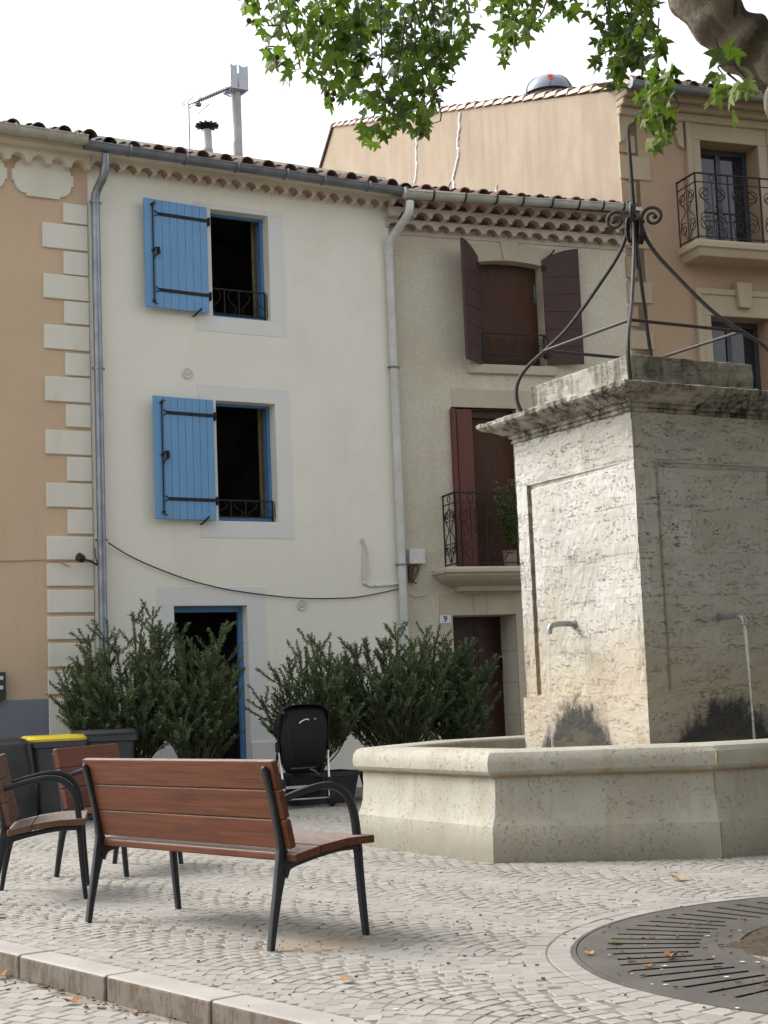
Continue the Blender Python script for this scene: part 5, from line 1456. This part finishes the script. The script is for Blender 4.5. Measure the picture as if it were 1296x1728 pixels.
# ================================================================== STROLLER
sp = ground(512, 1362); SR = thing('pushchair', 'empty black pushchair with silver frame parked before the shrubs', 'pushchair', (sp.x, sp.y, 0), math.radians(20))
mb = MB(); rings = []                 # seat back seen from behind: bulging fabric tub
for z, hx, y0, hyy in ((.36, .15, .06, .10), (.41, .185, .03, .13), (.50, .225, -.01, .15), (.64, .252, -.04, .15), (.80, .262, -.055, .14), (.93, .264, -.06, .13), (1.01, .25, -.05, .12), (1.055, .21, -.03, .09)):
    rings.append(rrect(0, y0, hx, hyy, z, .75, 7))
mb.loft(rings); mb.build('seat', m_fabric, SR, smooth=True)
mb = MB(); rings = []                 # canopy hood arching over the seat
for k in range(9):
    a = math.radians(-12 + 13 * k); c_, s_ = math.cos(a), math.sin(a); ring = []
    for j in range(15):
        q = math.pi * j / 14; x = .285 * math.copysign(abs(math.cos(q)) ** .55, math.cos(q)); rr_ = .31 * math.sin(q) ** .6 + .06
        ring.append((x, -.02 + s_ * rr_ * .95 - .10, .76 + c_ * rr_ * .88 + (.0 if k % 2 else .008)))
    rings.append(ring)
mb.loft(rings, cap=False, closed=False); hd = mb.build('hood', m_fabric, SR, smooth=True); so = hd.modifiers.new('Solid', 'SOLIDIFY'); so.thickness = .012
mb = MB(); mb.loft([rrect(0, -.15, .13, .03, .47, .7), rrect(0, -.205, .185, .05, .55, .7), rrect(0, -.215, .212, .045, .74, .7), rrect(0, -.20, .215, .03, .90, .7), rrect(0, -.185, .20, .02, .965, .7)]); mb.build('rear_pocket', m_fabric, SR, smooth=True)
mk = MB(); mk.tube(spline([(-.085, -.236, .885), (-.05, -.236, .91), (.0, -.232, .925), (.022, -.232, .917)], 5), [.006] * 15 + [.009], 6); mk.tube([(.085, -.232, .925), (.095, -.232, .925)], .007, 6); mk.build('white_emblem', m_white, SR)
for s in (-1, 1):
    mb = MB(); mb.tube(spline([(s * .27, -.06, .60), (s * .262, -.10, .42), (s * .25, -.14, .20), (s * .245, -.16, .10)]), .013, 8); mb.build('rear_leg', m_silver, SR, smooth=True)
    mb = MB(); mb.tube(spline([(s * .27, -.16, .98), (s * .272, -.10, .78), (s * .262, .02, .56), (s * .24, .28, .28), (s * .22, .48, .10)]), .014, 8); mb.tube(spline([(s * .268, -.17, .97), (s * .262, -.23, 1.0), (s * .25, -.26, .99)]), .018, 8); mb.build('side_tube', m_black, SR, smooth=True)
    mb = MB(); mb.obox((s * .28, -.06, .64), (.018, 0, 0), (0, .04, 0), (0, 0, .05)); mb.build('hinge_joint', m_black, SR, bevel=.008)
    mb = MB(); mb.obox((s * .25, -.13, .26), (.022, 0, 0), (0, .03, 0), (0, 0, .05)); mb.build('wheel_bracket', m_black, SR, bevel=.008)
    for y, z, r in ((-.17, .095, .095), (.50, .075, .075)):
        w = MB(); xx = s * (.262 if y < 0 else .22); w.lathe([(r * .6, -.018), (r * .93, -.022), (r, -.012), (r, .012), (r * .93, .022), (r * .6, .018)], n=24)
        for i, v in enumerate(w.v): w.v[i] = (xx + v[2], y + v[0], z + v[1])
        wh = w.build('wheel', m_rubber, SR, smooth=True)
        w = MB(); w.tube([(xx - .012, y, z), (xx + .012, y, z)], r * .62, 18); w.tube([(xx - .03, y, z), (xx + .03, y, z)], r * .22, 10); w.build('hub', m_zinc_dull, wh)
mb = MB(); mb.box(-.25, .25, -.155, -.125, .205, .235); mb.tube([(-.25, -.16, .095), (.25, -.16, .095)], .010, 8); mb.build('cross_tube', m_silver, SR, bevel=.004)
mb = MB(); mb.loft([rrect(0, .12, .19, .20, .13, .4), rrect(0, .12, .215, .24, .30, .4), rrect(0, .12, .205, .23, .305, .4), rrect(0, .12, .18, .19, .15, .4)]); mb.build('basket', m_fabric, SR, smooth=True)
mb = MB(); mb.tube([(-.15, -.10, .415), (.12, -.10, .42)], .009, 6); mb.tube(spline([(.16, -.08, .33), (.10, -.12, .38), (.05, -.12, .40)]), .012, 6); mb.build('recline_bar', m_zinc, SR)

# ================================================================== SHRUBS IN PLANTERS
def shrub(label, px, Y, topy, spread, seed, nst, hgt_pot=.34, pot=(.27, .27), lean=0.0, dens=1.0, dark=0.0, potrz=.4):
    R = random.Random(seed); p = at_depth(px, 1250, Y); zt = at_depth(px, topy, Y).z
    T = thing('potted_shrub', label, 'shrub', (p.x, p.y, 0), 0, None)
    lf = MB(); stm = MB()
    base = hgt_pot - .02; H = zt - base
    def sprig(pts, r0):
        """short lance-shaped leaves set all round a shoot"""
        for i in range(len(pts) - 1):
            a, b = pts[i], pts[i + 1]; t = (b - a); L = t.length; t = t.normalized()
            f0 = i / (len(pts) - 1)
            if f0 < r0: continue
            n = max(2, int(L * 210 * dens))
            o1 = t.orthogonal().normalized(); o2 = t.cross(o1)
            for k in range(n):
                c = a.lerp(b, (k + R.random()) / n); an = R.uniform(0, 6.283); out = (o1 * math.cos(an) + o2 * math.sin(an))
                d = (t * R.uniform(.45, 1.1) + out * R.uniform(.6, 1.0)).normalized(); ll = R.uniform(.030, .056); s = d.cross(t); s = s.normalized() if s.length > .01 else o1; w = R.uniform(.0065, .0105)
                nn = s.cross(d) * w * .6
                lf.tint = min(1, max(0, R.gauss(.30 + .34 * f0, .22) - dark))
                i0 = [lf.vert(c), lf.vert(c + d * ll * .5 + s * w + nn), lf.vert(c + d * ll), lf.vert(c + d * ll * .5 - s * w + nn)]
                lf.face(i0)
    for k in range(nst):
        az = R.uniform(0, 6.283); rad = spread * R.random() ** .42; h = H * (1 - .30 * (rad / spread) ** 3) * R.uniform(.42, 1.0)
        if k < 5: rad *= .6; h = H * (1 - .035 * k)
        e = Vector((rad * math.cos(az) + lean * h, rad * math.sin(az) * .75, base + h)); s = Vector((R.uniform(-.07, .07), R.uniform(-.07, .07), base))
        m1 = s.lerp(e, .35) + Vector((math.cos(az), math.sin(az), 0)) * rad * .12 + Vector((R.uniform(-.04, .04), R.uniform(-.04, .04), -.03)); m2 = s.lerp(e, .7) + Vector((math.cos(az), math.sin(az), 0)) * rad * .12 + Vector((R.uniform(-.04, .04), R.uniform(-.04, .04), 0))
        P = spline([s, m1, m2, e], 4); stm.tube(P, [.010 * (1 - .75 * i / (len(P) - 1)) for i in range(len(P))], 5)
        sprig(P, .40)
        for j in range(R.randint(9, 13)):          # side shoots
            i = R.randint(4, len(P) - 2); q = P[i]; az2 = R.uniform(0, 6.283); ln = R.uniform(.14, .36) * (1.15 - .5 * i / len(P))
            dd = Vector((math.cos(az2) * .6, math.sin(az2) * .6, R.uniform(.35, 1.0))).normalized() + (Vector((q.x, q.y, 0)) * .5)
            Q = [q, q + dd * ln * .5 + Vector((0, 0, .01)), q + dd * ln + Vector((0, 0, .03))]; stm.tube(Q, [.004, .003, .0015], 4)
            sprig(spline(Q, 3), .12)
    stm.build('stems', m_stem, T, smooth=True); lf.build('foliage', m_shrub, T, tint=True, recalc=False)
    pl = MB(); a, b = pot
    pl.loft([rrect(0, 0, a * .85, b * .85, 0, .12), rrect(0, 0, a, b, hgt_pot - .05, .12), rrect(0, 0, a * 1.06, b * 1.06, hgt_pot - .05, .12), rrect(0, 0, a * 1.06, b * 1.06, hgt_pot, .12), rrect(0, 0, a * .93, b * .93, hgt_pot, .12), rrect(0, 0, a * .92, b * .92, hgt_pot - .06, .12)]); po = pl.build('planter', m_planter, T); po.rotation_euler.z = potrz
    return T
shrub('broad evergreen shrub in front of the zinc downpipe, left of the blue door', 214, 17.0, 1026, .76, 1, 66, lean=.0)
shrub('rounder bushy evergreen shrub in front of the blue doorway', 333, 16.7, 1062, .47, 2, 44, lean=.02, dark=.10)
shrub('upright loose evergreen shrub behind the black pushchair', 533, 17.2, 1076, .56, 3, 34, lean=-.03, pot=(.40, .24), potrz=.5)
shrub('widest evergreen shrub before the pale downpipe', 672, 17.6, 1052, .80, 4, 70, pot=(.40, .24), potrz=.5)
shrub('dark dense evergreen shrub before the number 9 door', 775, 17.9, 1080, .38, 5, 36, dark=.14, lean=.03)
# plant on the balcony of number 9
bp = FB.w(FB.fx(862, 900, -.2), -.18, bz); BPT = thing('balcony_plant', 'small bright green plant in a pot on the balcony of number 9', 'plant', bp)
mb = MB(); mb.lathe([(.09, 0.004), (.12, .2), (.13, .2), (.13, .23), (.11, .23), (.10, .2)], n=16); mb.build('pot', m_genoise_tile, BPT, smooth=True)
mb = MB(); R = random.Random(9); sm = MB()
for k in range(60):
    az = R.uniform(0, 6.28); r = R.uniform(.02, .22); h = R.uniform(.5, 1.0); e = Vector((r * math.cos(az), r * math.sin(az), .2 + h)); P = spline([(0, 0, .2), (e.x * .4, e.y * .4, .2 + h * .55), e], 4); sm.tube(P, .003, 4)
    for i in range(16):
        c = P[min(len(P) - 1, 2 + i % 7)]; d = Vector((R.gauss(0, 1), R.gauss(0, 1), R.gauss(.2, .7))).normalized(); s = d.orthogonal().normalized(); mb.tint = R.uniform(.5, 1); l = R.uniform(.04, .08)
        mb.poly([c, c + d * l * .5 + s * .016, c + d * l, c + d * l * .5 - s * .016])
sm.build('stems', m_stem, BPT); mb.build('foliage', m_leaf, BPT, tint=True, recalc=False)
# ================================================================== PLANE TREE
TT = thing('plane_tree', 'old plane tree at the right whose mottled bough and leaves hang into view', 'tree', (GC.x, GC.y, 0))
tw = lambda p: Vector(p) - Vector((GC.x, GC.y, 0))
mb = MB()
tb = [tw((2.52, 6.85, -.1)), tw((2.52, 6.85, .35)), tw((2.58, 6.9, 1.4)), tw((2.66, 6.95, 2.6)), tw((2.70, 7.0, 3.4)), tw((2.75, 7.05, 4.2)), tw((2.95, 7.0, 5.4))]
P = spline(tb, 6); mb.tube(P, [(.62 if i == 0 else .50 - .16 * i / len(P)) * (1 + .05 * math.sin(i * 1.7)) for i in range(len(P))], 24)
tr = mb.build('trunk', m_bark, TT, smooth=True)
def lump(o, s, sc):
    tex = bpy.data.textures.new('bark_lump', 'CLOUDS'); tex.noise_scale = sc; tex.noise_depth = 3
    m = o.modifiers.new('Sub', 'SUBSURF'); m.levels = m.render_levels = 2
    d = o.modifiers.new('Lump', 'DISPLACE'); d.texture = tex; d.strength = s; d.mid_level = .5; d.texture_coords = 'LOCAL'
lump(tr, .09, .3)
BYD = 7.3
def bp_(x, y, Y=BYD): return tw(at_depth(x, y, Y))
mb = MB(); Pb = spline([tw((2.75, 7.0, 2.9)), bp_(1500, 235, 7.2), bp_(1325, 116, 7.3), bp_(1248, 66, 7.3), bp_(1188, 8, 7.3), bp_(1118, -78, 7.4), bp_(960, -190, 7.8), bp_(830, -260, 8.6)], 7)
n = len(Pb); mb.tube(Pb, [(.27 - .012 * i if i < 9 else .168 - .002 * (i - 9)) + .014 * math.sin(i * 1.3) for i in range(n)], 20)
bo = mb.build('bough', m_bark, TT, smooth=True); lump(bo, .05, .2)
mb = MB(); Pk = spline([bp_(1345, 130, 7.2), bp_(1310, 152, 7.05), bp_(1301, 178, 7.0), bp_(1304, 200, 7.0)], 5); mb.tube(Pk, [.055 - .035 * i / len(Pk) for i in range(len(Pk))], 12); mb.build('pruned_stub', m_bark, TT, smooth=True)
limbs = MB()
def limb(pts, r0, r1, k=6):
    P = spline(pts, k); limbs.tube(P, [r0 + (r1 - r0) * i / (len(P) - 1) for i in range(len(P))], 10); return P
limb([Pb[-1], bp_(700, -300, 9.2), bp_(560, -260, 9.6), bp_(440, -180, 9.8)], .13, .03)
limb([Pb[-12], bp_(1000, -120, 8.0), bp_(920, -90, 8.4), bp_(850, -80, 8.8)], .06, .02)
limb([tb[-1], tw((2.0, 5.6, 6.4)), tw((1.0, 4.4, 7.2)), tw((-.3, 3.4, 7.6))], .22, .05)
limb([tb[-1], tw((4.0, 6.6, 6.6)), tw((5.6, 6.0, 7.6)), tw((7, 5.5, 8.2))], .22, .05)
limb([tb[-1], tw((3.6, 8.4, 6.8)), tw((4.4, 10.2, 8.0)), tw((5.0, 11.5, 8.6))], .2, .05)
limb([tb[-1], tw((2.8, 6.6, 7.4)), tw((2.4, 6.2, 9.2))], .2, .05)
limb([tb[-1], tw((4.2, 4.0, 6.6)), tw((5.4, 1.0, 7.4)), tw((6.0, -2.0, 7.8))], .2, .05)
limb([tb[-1], tw((5.2, 8.2, 6.4)), tw((7.6, 9.2, 7.0)), tw((9.6, 9.6, 7.4))], .2, .05)
# --- one palmate leaf outline: five lobes with teeth
def leaf_outline():
    tips = [(-118, .50), (-62, .86), (0, 1.0), (62, .86), (118, .50)]; pts = [(0.0, -.02)]
    for i, (a, r) in enumerate(tips):
        a_ = math.radians(a)
        if i: 
            m = math.radians((a + tips[i - 1][0]) / 2); pts.append((.36 * math.sin(m), .30 + .36 * math.cos(m) - .06))
        s = math.radians(15)
        pts.append((r * .66 * math.sin(a_ - s), .28 + r * .66 * math.cos(a_ - s) * .72)); pts.append((r * math.sin(a_) * .92, .28 + r * math.cos(a_) * .74)); pts.append((r * .66 * math.sin(a_ + s), .28 + r * .66 * math.cos(a_ + s) * .72))
    return pts
LO = leaf_outline()
crown = MB(); LR = random.Random(77); twigs = MB()
def leaf(c, size, tip, nrm, tint, fold=.35):
    tip = tip.normalized(); s = tip.cross(nrm); s = s.normalized() if s.length > .05 else tip.orthogonal().normalized(); n = s.cross(tip)
    crown.tint = min(1, max(0, tint)); base = crown.vert(c + tip * size * .30 + n * (-.06 * size)); ids = []
    for (x, y) in LO:
        lift = -abs(x) * fold * .5 - (y - .3) ** 2 * .25
        ids.append(crown.vert(c + s * x * size * .62 + tip * y * size * .78 + n * lift * size))
    for a, b in zip(ids, ids[1:] + ids[:1]): crown.face((base, a, b))
def cluster(px, py, rx, ry, Y, n, size=.125, bright=.35, dY=.35):
    c = at_depth(px, py - 9, Y); sx = rx * Y / F; sz = ry * Y / F
    # a twig comes down into the cluster from the limb above
    dx_ = LR.uniform(-.1, .25) if px < 900 else LR.uniform(-.03, .03)
    top = tw(c) + Vector((dx_, LR.uniform(-.15, .15) if px < 900 else 0, sz + (.45 if py < 100 or px < 900 else .08)))
    if LR.random() < .4: top = tw(c) + Vector((0, 0, sz * .8))
    P = spline([top, tw(c) + Vector((LR.uniform(-.05, .1), 0, sz * .7)), tw(c) + Vector((0, 0, -sz * .5))], 4); twigs.tube(P, [.006 - .004 * i / len(P) for i in range(len(P))], 4)
    for i in range(n):
        while True:
            u, v, w = LR.uniform(-1, 1), LR.uniform(-1, 1), LR.uniform(-1, 1)
            if u * u + v * v + w * w < 1: break
        p = tw(c) + Vector((u * sx, v * dY, w * sz)); tip = Vector((LR.gauss(0, .55), LR.gauss(0, .55), LR.gauss(-.75, .4))); nr = Vector((LR.gauss(0, .6), LR.gauss(-.5, .6), LR.gauss(.5, .5)))
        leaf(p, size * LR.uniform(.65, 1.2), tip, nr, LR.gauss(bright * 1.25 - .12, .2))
# clusters seen against the sky, left mass to right strands (x, y, rx, ry, depth, leaves, brightness: sunlit and shaded foliage put into the leaf tint)
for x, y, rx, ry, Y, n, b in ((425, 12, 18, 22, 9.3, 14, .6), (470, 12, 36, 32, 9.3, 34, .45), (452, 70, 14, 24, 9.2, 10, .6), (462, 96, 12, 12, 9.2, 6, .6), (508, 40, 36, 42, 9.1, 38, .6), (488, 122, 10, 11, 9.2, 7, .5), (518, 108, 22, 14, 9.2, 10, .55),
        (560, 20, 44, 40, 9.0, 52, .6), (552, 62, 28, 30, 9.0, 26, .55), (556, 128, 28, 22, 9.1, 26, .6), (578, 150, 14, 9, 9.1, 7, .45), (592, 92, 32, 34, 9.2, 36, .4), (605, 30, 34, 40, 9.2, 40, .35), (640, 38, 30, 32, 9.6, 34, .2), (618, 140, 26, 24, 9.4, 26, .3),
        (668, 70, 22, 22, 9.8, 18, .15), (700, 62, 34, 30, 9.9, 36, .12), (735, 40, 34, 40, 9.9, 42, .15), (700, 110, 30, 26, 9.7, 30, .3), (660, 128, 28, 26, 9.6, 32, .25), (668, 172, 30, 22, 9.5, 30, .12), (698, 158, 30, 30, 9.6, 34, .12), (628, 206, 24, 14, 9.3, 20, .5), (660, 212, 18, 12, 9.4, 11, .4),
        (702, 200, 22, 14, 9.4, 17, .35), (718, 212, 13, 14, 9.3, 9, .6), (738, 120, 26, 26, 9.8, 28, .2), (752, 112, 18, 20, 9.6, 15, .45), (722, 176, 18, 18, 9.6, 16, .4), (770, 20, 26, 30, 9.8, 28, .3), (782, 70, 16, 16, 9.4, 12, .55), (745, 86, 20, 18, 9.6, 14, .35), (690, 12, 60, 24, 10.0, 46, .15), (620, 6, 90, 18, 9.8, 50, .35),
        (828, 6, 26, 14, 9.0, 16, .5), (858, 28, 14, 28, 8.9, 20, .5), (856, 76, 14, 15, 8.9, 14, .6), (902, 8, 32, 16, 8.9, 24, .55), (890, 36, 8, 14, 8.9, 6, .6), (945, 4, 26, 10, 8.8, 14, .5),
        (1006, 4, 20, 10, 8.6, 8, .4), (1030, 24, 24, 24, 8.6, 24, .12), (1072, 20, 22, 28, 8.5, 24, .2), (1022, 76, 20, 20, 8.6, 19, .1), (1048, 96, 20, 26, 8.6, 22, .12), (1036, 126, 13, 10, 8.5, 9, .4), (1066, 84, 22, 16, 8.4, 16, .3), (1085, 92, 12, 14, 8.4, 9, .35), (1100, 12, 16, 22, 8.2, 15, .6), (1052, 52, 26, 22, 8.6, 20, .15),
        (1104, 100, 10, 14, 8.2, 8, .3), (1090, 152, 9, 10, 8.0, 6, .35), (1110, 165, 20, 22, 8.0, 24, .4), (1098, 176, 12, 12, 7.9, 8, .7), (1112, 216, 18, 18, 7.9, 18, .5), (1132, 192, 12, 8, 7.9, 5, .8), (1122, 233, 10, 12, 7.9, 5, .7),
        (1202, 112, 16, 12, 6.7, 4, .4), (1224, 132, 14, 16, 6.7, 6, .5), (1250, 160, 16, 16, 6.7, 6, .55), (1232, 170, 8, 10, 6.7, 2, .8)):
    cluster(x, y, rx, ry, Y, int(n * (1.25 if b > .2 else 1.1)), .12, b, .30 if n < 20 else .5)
# bare hanging shoots
for pts in (((1112, 30), (1110, 60), (1108, 90), (1112, 125)), ((1082, 40), (1078, 55), (1072, 70)), ((906, 22), (895, 44), (886, 60)), ((490, 0), (486, 18), (482, 40), (484, 50)), ((1106, 110), (1112, 130), (1114, 140))):
    twigs.tube(spline([bp_(x, y, 8.3 if x > 900 else 9) for x, y in pts]), .0045, 5)
# the rest of the crown, above and behind the picture: oversized leaves added out of view, hung low to shade the right side
cnt = 0
while cnt < 17000:
    u = Vector((LR.uniform(-1.0, 12), LR.uniform(-4, 13), LR.uniform(2.3, 10.5)))
    e = ((u.x - 5.6) / 6.2) ** 2 + ((u.y - 4.6) / 8.0) ** 2 + ((u.z - 6.6) / 4.4) ** 2
    if e > 1 or noise.noise(u * .75) < -.25 or (e < .35 and LR.random() < .6): continue
    out_right = u.x > .31 * max(u.y, 0) + 2.0
    if u.z < 1.9 + .49 * u.y + .02 * u.x and not out_right: continue
    if not out_right and u.x > 1.4 and u.z < 4.6: continue
    leaf(tw(u), .36 * LR.uniform(.7, 1.25), Vector((LR.gauss(0, .6), LR.gauss(0, .6), LR.gauss(-.6, .5))), Vector((LR.gauss(0, .6), LR.gauss(0, .6), LR.gauss(.7, .4))), LR.gauss(.4, .25)); cnt += 1
limbs.build('limbs', m_bark, TT, smooth=True)
n0 = len(crown.v); crown.v += twigs.v; crown.f += [tuple(i + n0 for i in f) for f in twigs.f]; crown.m += [1] * len(twigs.f); crown.t += [.5] * len(twigs.f)
crown.build('crown', [m_leaf, m_twig], TT, tint=True, recalc=False)
sbm = MB(); sbm.ball((0, 0, 0), .018, 0, 8, 6); sb0 = None
for x, y in ((420, 35), (430, 36), (444, 33), (467, 97), (468, 104), (469, 109), (551, 159), (561, 168), (563, 158), (622, 173), (710, 226)):
    s = sbm.build('seed_ball', m_twig, TT, smooth=True) if sb0 is None else sb0.copy()
    if sb0 is None: sb0 = s
    else: COL.objects.link(s)
    s.location = bp_(x, y, 9.1)

# ================================================================== FALLEN LEAVES AND LITTER
def fallen(px, py, size, rz, label, z=0.0, mat=m_dry, curl=.5, tint=.4):
    p = ground(px, py, z); T = MB(); T.tint = tint; base = T.vert(0, size * .3, .012); ids = []
    for (x, y) in LO:
        q = Vector((x * size * .62, (y - .1) * size * .78, 0)); q.z = .006 + curl * (abs(x) ** 1.5 * .5 + (y - .4) ** 2 * .4) * size * (1 + .5 * noise.noise(q * 30)); ids.append(T.vert(q))
    for a, b in zip(ids, ids[1:] + ids[:1]): T.face((base, a, b))
    o = T.build('fallen_leaf', mat, None, tint=True, recalc=False); o.location = (p.x, p.y, z + .003); o.rotation_euler = (0, 0, rz)
    sd = o.modifiers.new('Solid', 'SOLIDIFY'); sd.thickness = .0015
    return tag(o, label, 'leaf', 'fallen plane leaves')
fallen(128, 1696, .10, 1.0, 'curled orange leaf lying on the street below the kerb', -KH, tint=.05, curl=.9)
fallen(8, 1548, .12, 2.0, 'tan leaf on the setts at the left photo edge', tint=.35)
fallen(1150, 1487, .13, .3, 'largest pale yellow leaf between the basin and the tree grate', tint=.95, curl=.9)
fallen(580, 1660, .085, -.6, 'small tan leaf alone on the setts in front of the long bench', tint=.55)
fallen(999, 1614, .065, .5, 'yellowish leaf on the left rim of the tree grate', tint=.9)
fallen(1048, 1595, .09, 1.4, 'greenish leaf lying across the slots of the tree grate', mat=m_leaf, tint=.95)
fallen(1138, 1618, .10, 2.3, 'brown curled leaf at the inner ends of the grate slots', tint=.3, curl=1.2)
fallen(1096, 1635, .05, .2, 'tiny orange leaf in the middle of the grate slots', tint=.1)
fallen(6, 1652, .09, .8, 'crumpled brown leaf at the foot of the kerb on the left', -KH, tint=.15, curl=1.2)
lt = MB(); LR2 = random.Random(8); lt2 = MB()
def grd(): 
    x, y = LR2.uniform(-40, 1330), LR2.uniform(1400, 1728); return ground(x, y)
for k in range(300):
    p = grd()
    if (p - K0).dot(kn) < .02 or inside(occ, p.x, p.y): continue
    s = LR2.uniform(.002, .007); a = LR2.uniform(0, 6.28); d = Vector((math.cos(a), math.sin(a), 0)); n = Vector((-d.y, d.x, 0)); lt.tint = 0
    if LR2.random() < .16: lt.tube([p + Vector((0, 0, .006)), p + d * s * 4 + n * s + Vector((0, 0, .01)), p + d * s * 8 + Vector((0, 0, .007))], .0022, 4)
    else: lt.obox(p + Vector((0, 0, .006)), d * s, n * s * LR2.uniform(.4, .9), (0, 0, s * .45))
for k in range(300):          # more of it collects on the grate and along the kerb foot
    if k < 110: t, r = LR2.uniform(2.2, 4.6), LR2.uniform(.95, 1.68); p = GC + Vector((r * math.cos(t), r * math.sin(t), .006))
    else: p = K0 + kd * LR2.uniform(-3, 1) - kn * abs(LR2.gauss(.02, .07)) + Vector((0, 0, -KH))
    s = LR2.uniform(.002, .007); a = LR2.uniform(0, 6.28); d = Vector((math.cos(a), math.sin(a), 0)); n = Vector((-d.y, d.x, 0)); lt.obox(p + Vector((0, 0, .005)), d * s * LR2.uniform(1, 3), n * s * .6, (0, 0, s * .4))
tag(lt.build('leaf_litter', simple('litter_brown', (.085, .055, .035), (.15, .10, .05), 40, .9), None), kind='stuff')
for k in range(46):
    if k < 16: t, r = LR2.uniform(2.2, 4.4), LR2.uniform(.95, 1.66); p = GC + Vector((r * math.cos(t), r * math.sin(t), .004))
    else:
        p = grd()
        if (p - K0).dot(kn) < .18 or inside(occ, p.x, p.y): continue
    s = LR2.uniform(.003, .011); pts = []
    for q in range(9):
        a = 2 * math.pi * q / 9; rr_ = s * LR2.uniform(.5, 1.2); pts.append(p + Vector((rr_ * math.cos(a) * 1.3, rr_ * math.sin(a), .0062)))
    lt2.poly(pts)
tag(lt2.build('droppings', simple('dropping_white', (.62, .62, .60), (.5, .5, .47), 30, .8), None, recalc=False), kind='stuff')
# ================================================================== CAMERA AND LIGHT
cam = bpy.data.cameras.new('camera'); co_ = bpy.data.objects.new('camera', cam); COL.objects.link(co_); scene.camera = co_
cam.sensor_fit = 'HORIZONTAL'; cam.sensor_width = 36; cam.lens = 36 * F / 1296; cam.clip_end = 2000; cam.clip_start = .05
M_ = Matrix((RGT, UPV, -FWD)).transposed().to_4x4(); M_.translation = CAMO; co_.matrix_world = M_
scene.render.resolution_x, scene.render.resolution_y = 768, 1024
world = bpy.data.worlds.new('World'); scene.world = world; world.use_nodes = True
nt = world.node_tree; nt.nodes.clear(); out = nt.nodes.new('ShaderNodeOutputWorld'); bg = nt.nodes.new('ShaderNodeBackground'); sky = nt.nodes.new('ShaderNodeTexSky')
EL, AZ = math.radians(44), math.radians(292)       # azimuth from +Y clockwise: hazy sun to the left, a little behind the house fronts
sky.sky_type = 'NISHITA'; sky.sun_disc = False; sky.sun_elevation = EL; sky.sun_rotation = AZ; sky.air_density = 1.0; sky.dust_density = 5.0; sky.ozone_density = 1.0
hs = nt.nodes.new('ShaderNodeHueSaturation'); hs.inputs['Saturation'].default_value = .22; hs.inputs['Value'].default_value = 1.0
nt.links.new(sky.outputs[0], hs.inputs['Color']); nt.links.new(hs.outputs[0], bg.inputs[0]); bg.inputs[1].default_value = .15; nt.links.new(bg.outputs[0], out.inputs[0])
sl = bpy.data.lights.new('sun', 'SUN'); sl.energy = .5; sl.angle = math.radians(25); sl.color = (1, .96, .9); so_ = bpy.data.objects.new('sun', sl); COL.objects.link(so_)
sd = Vector((math.sin(AZ) * math.cos(EL), math.cos(AZ) * math.cos(EL), math.sin(EL)))
so_.rotation_euler = sd.to_track_quat('Z', 'Y').to_euler()
scene.view_settings.view_transform = 'Standard'; scene.view_settings.look = 'None'; scene.view_settings.exposure = 1.36; scene.view_settings.gamma = 1.0
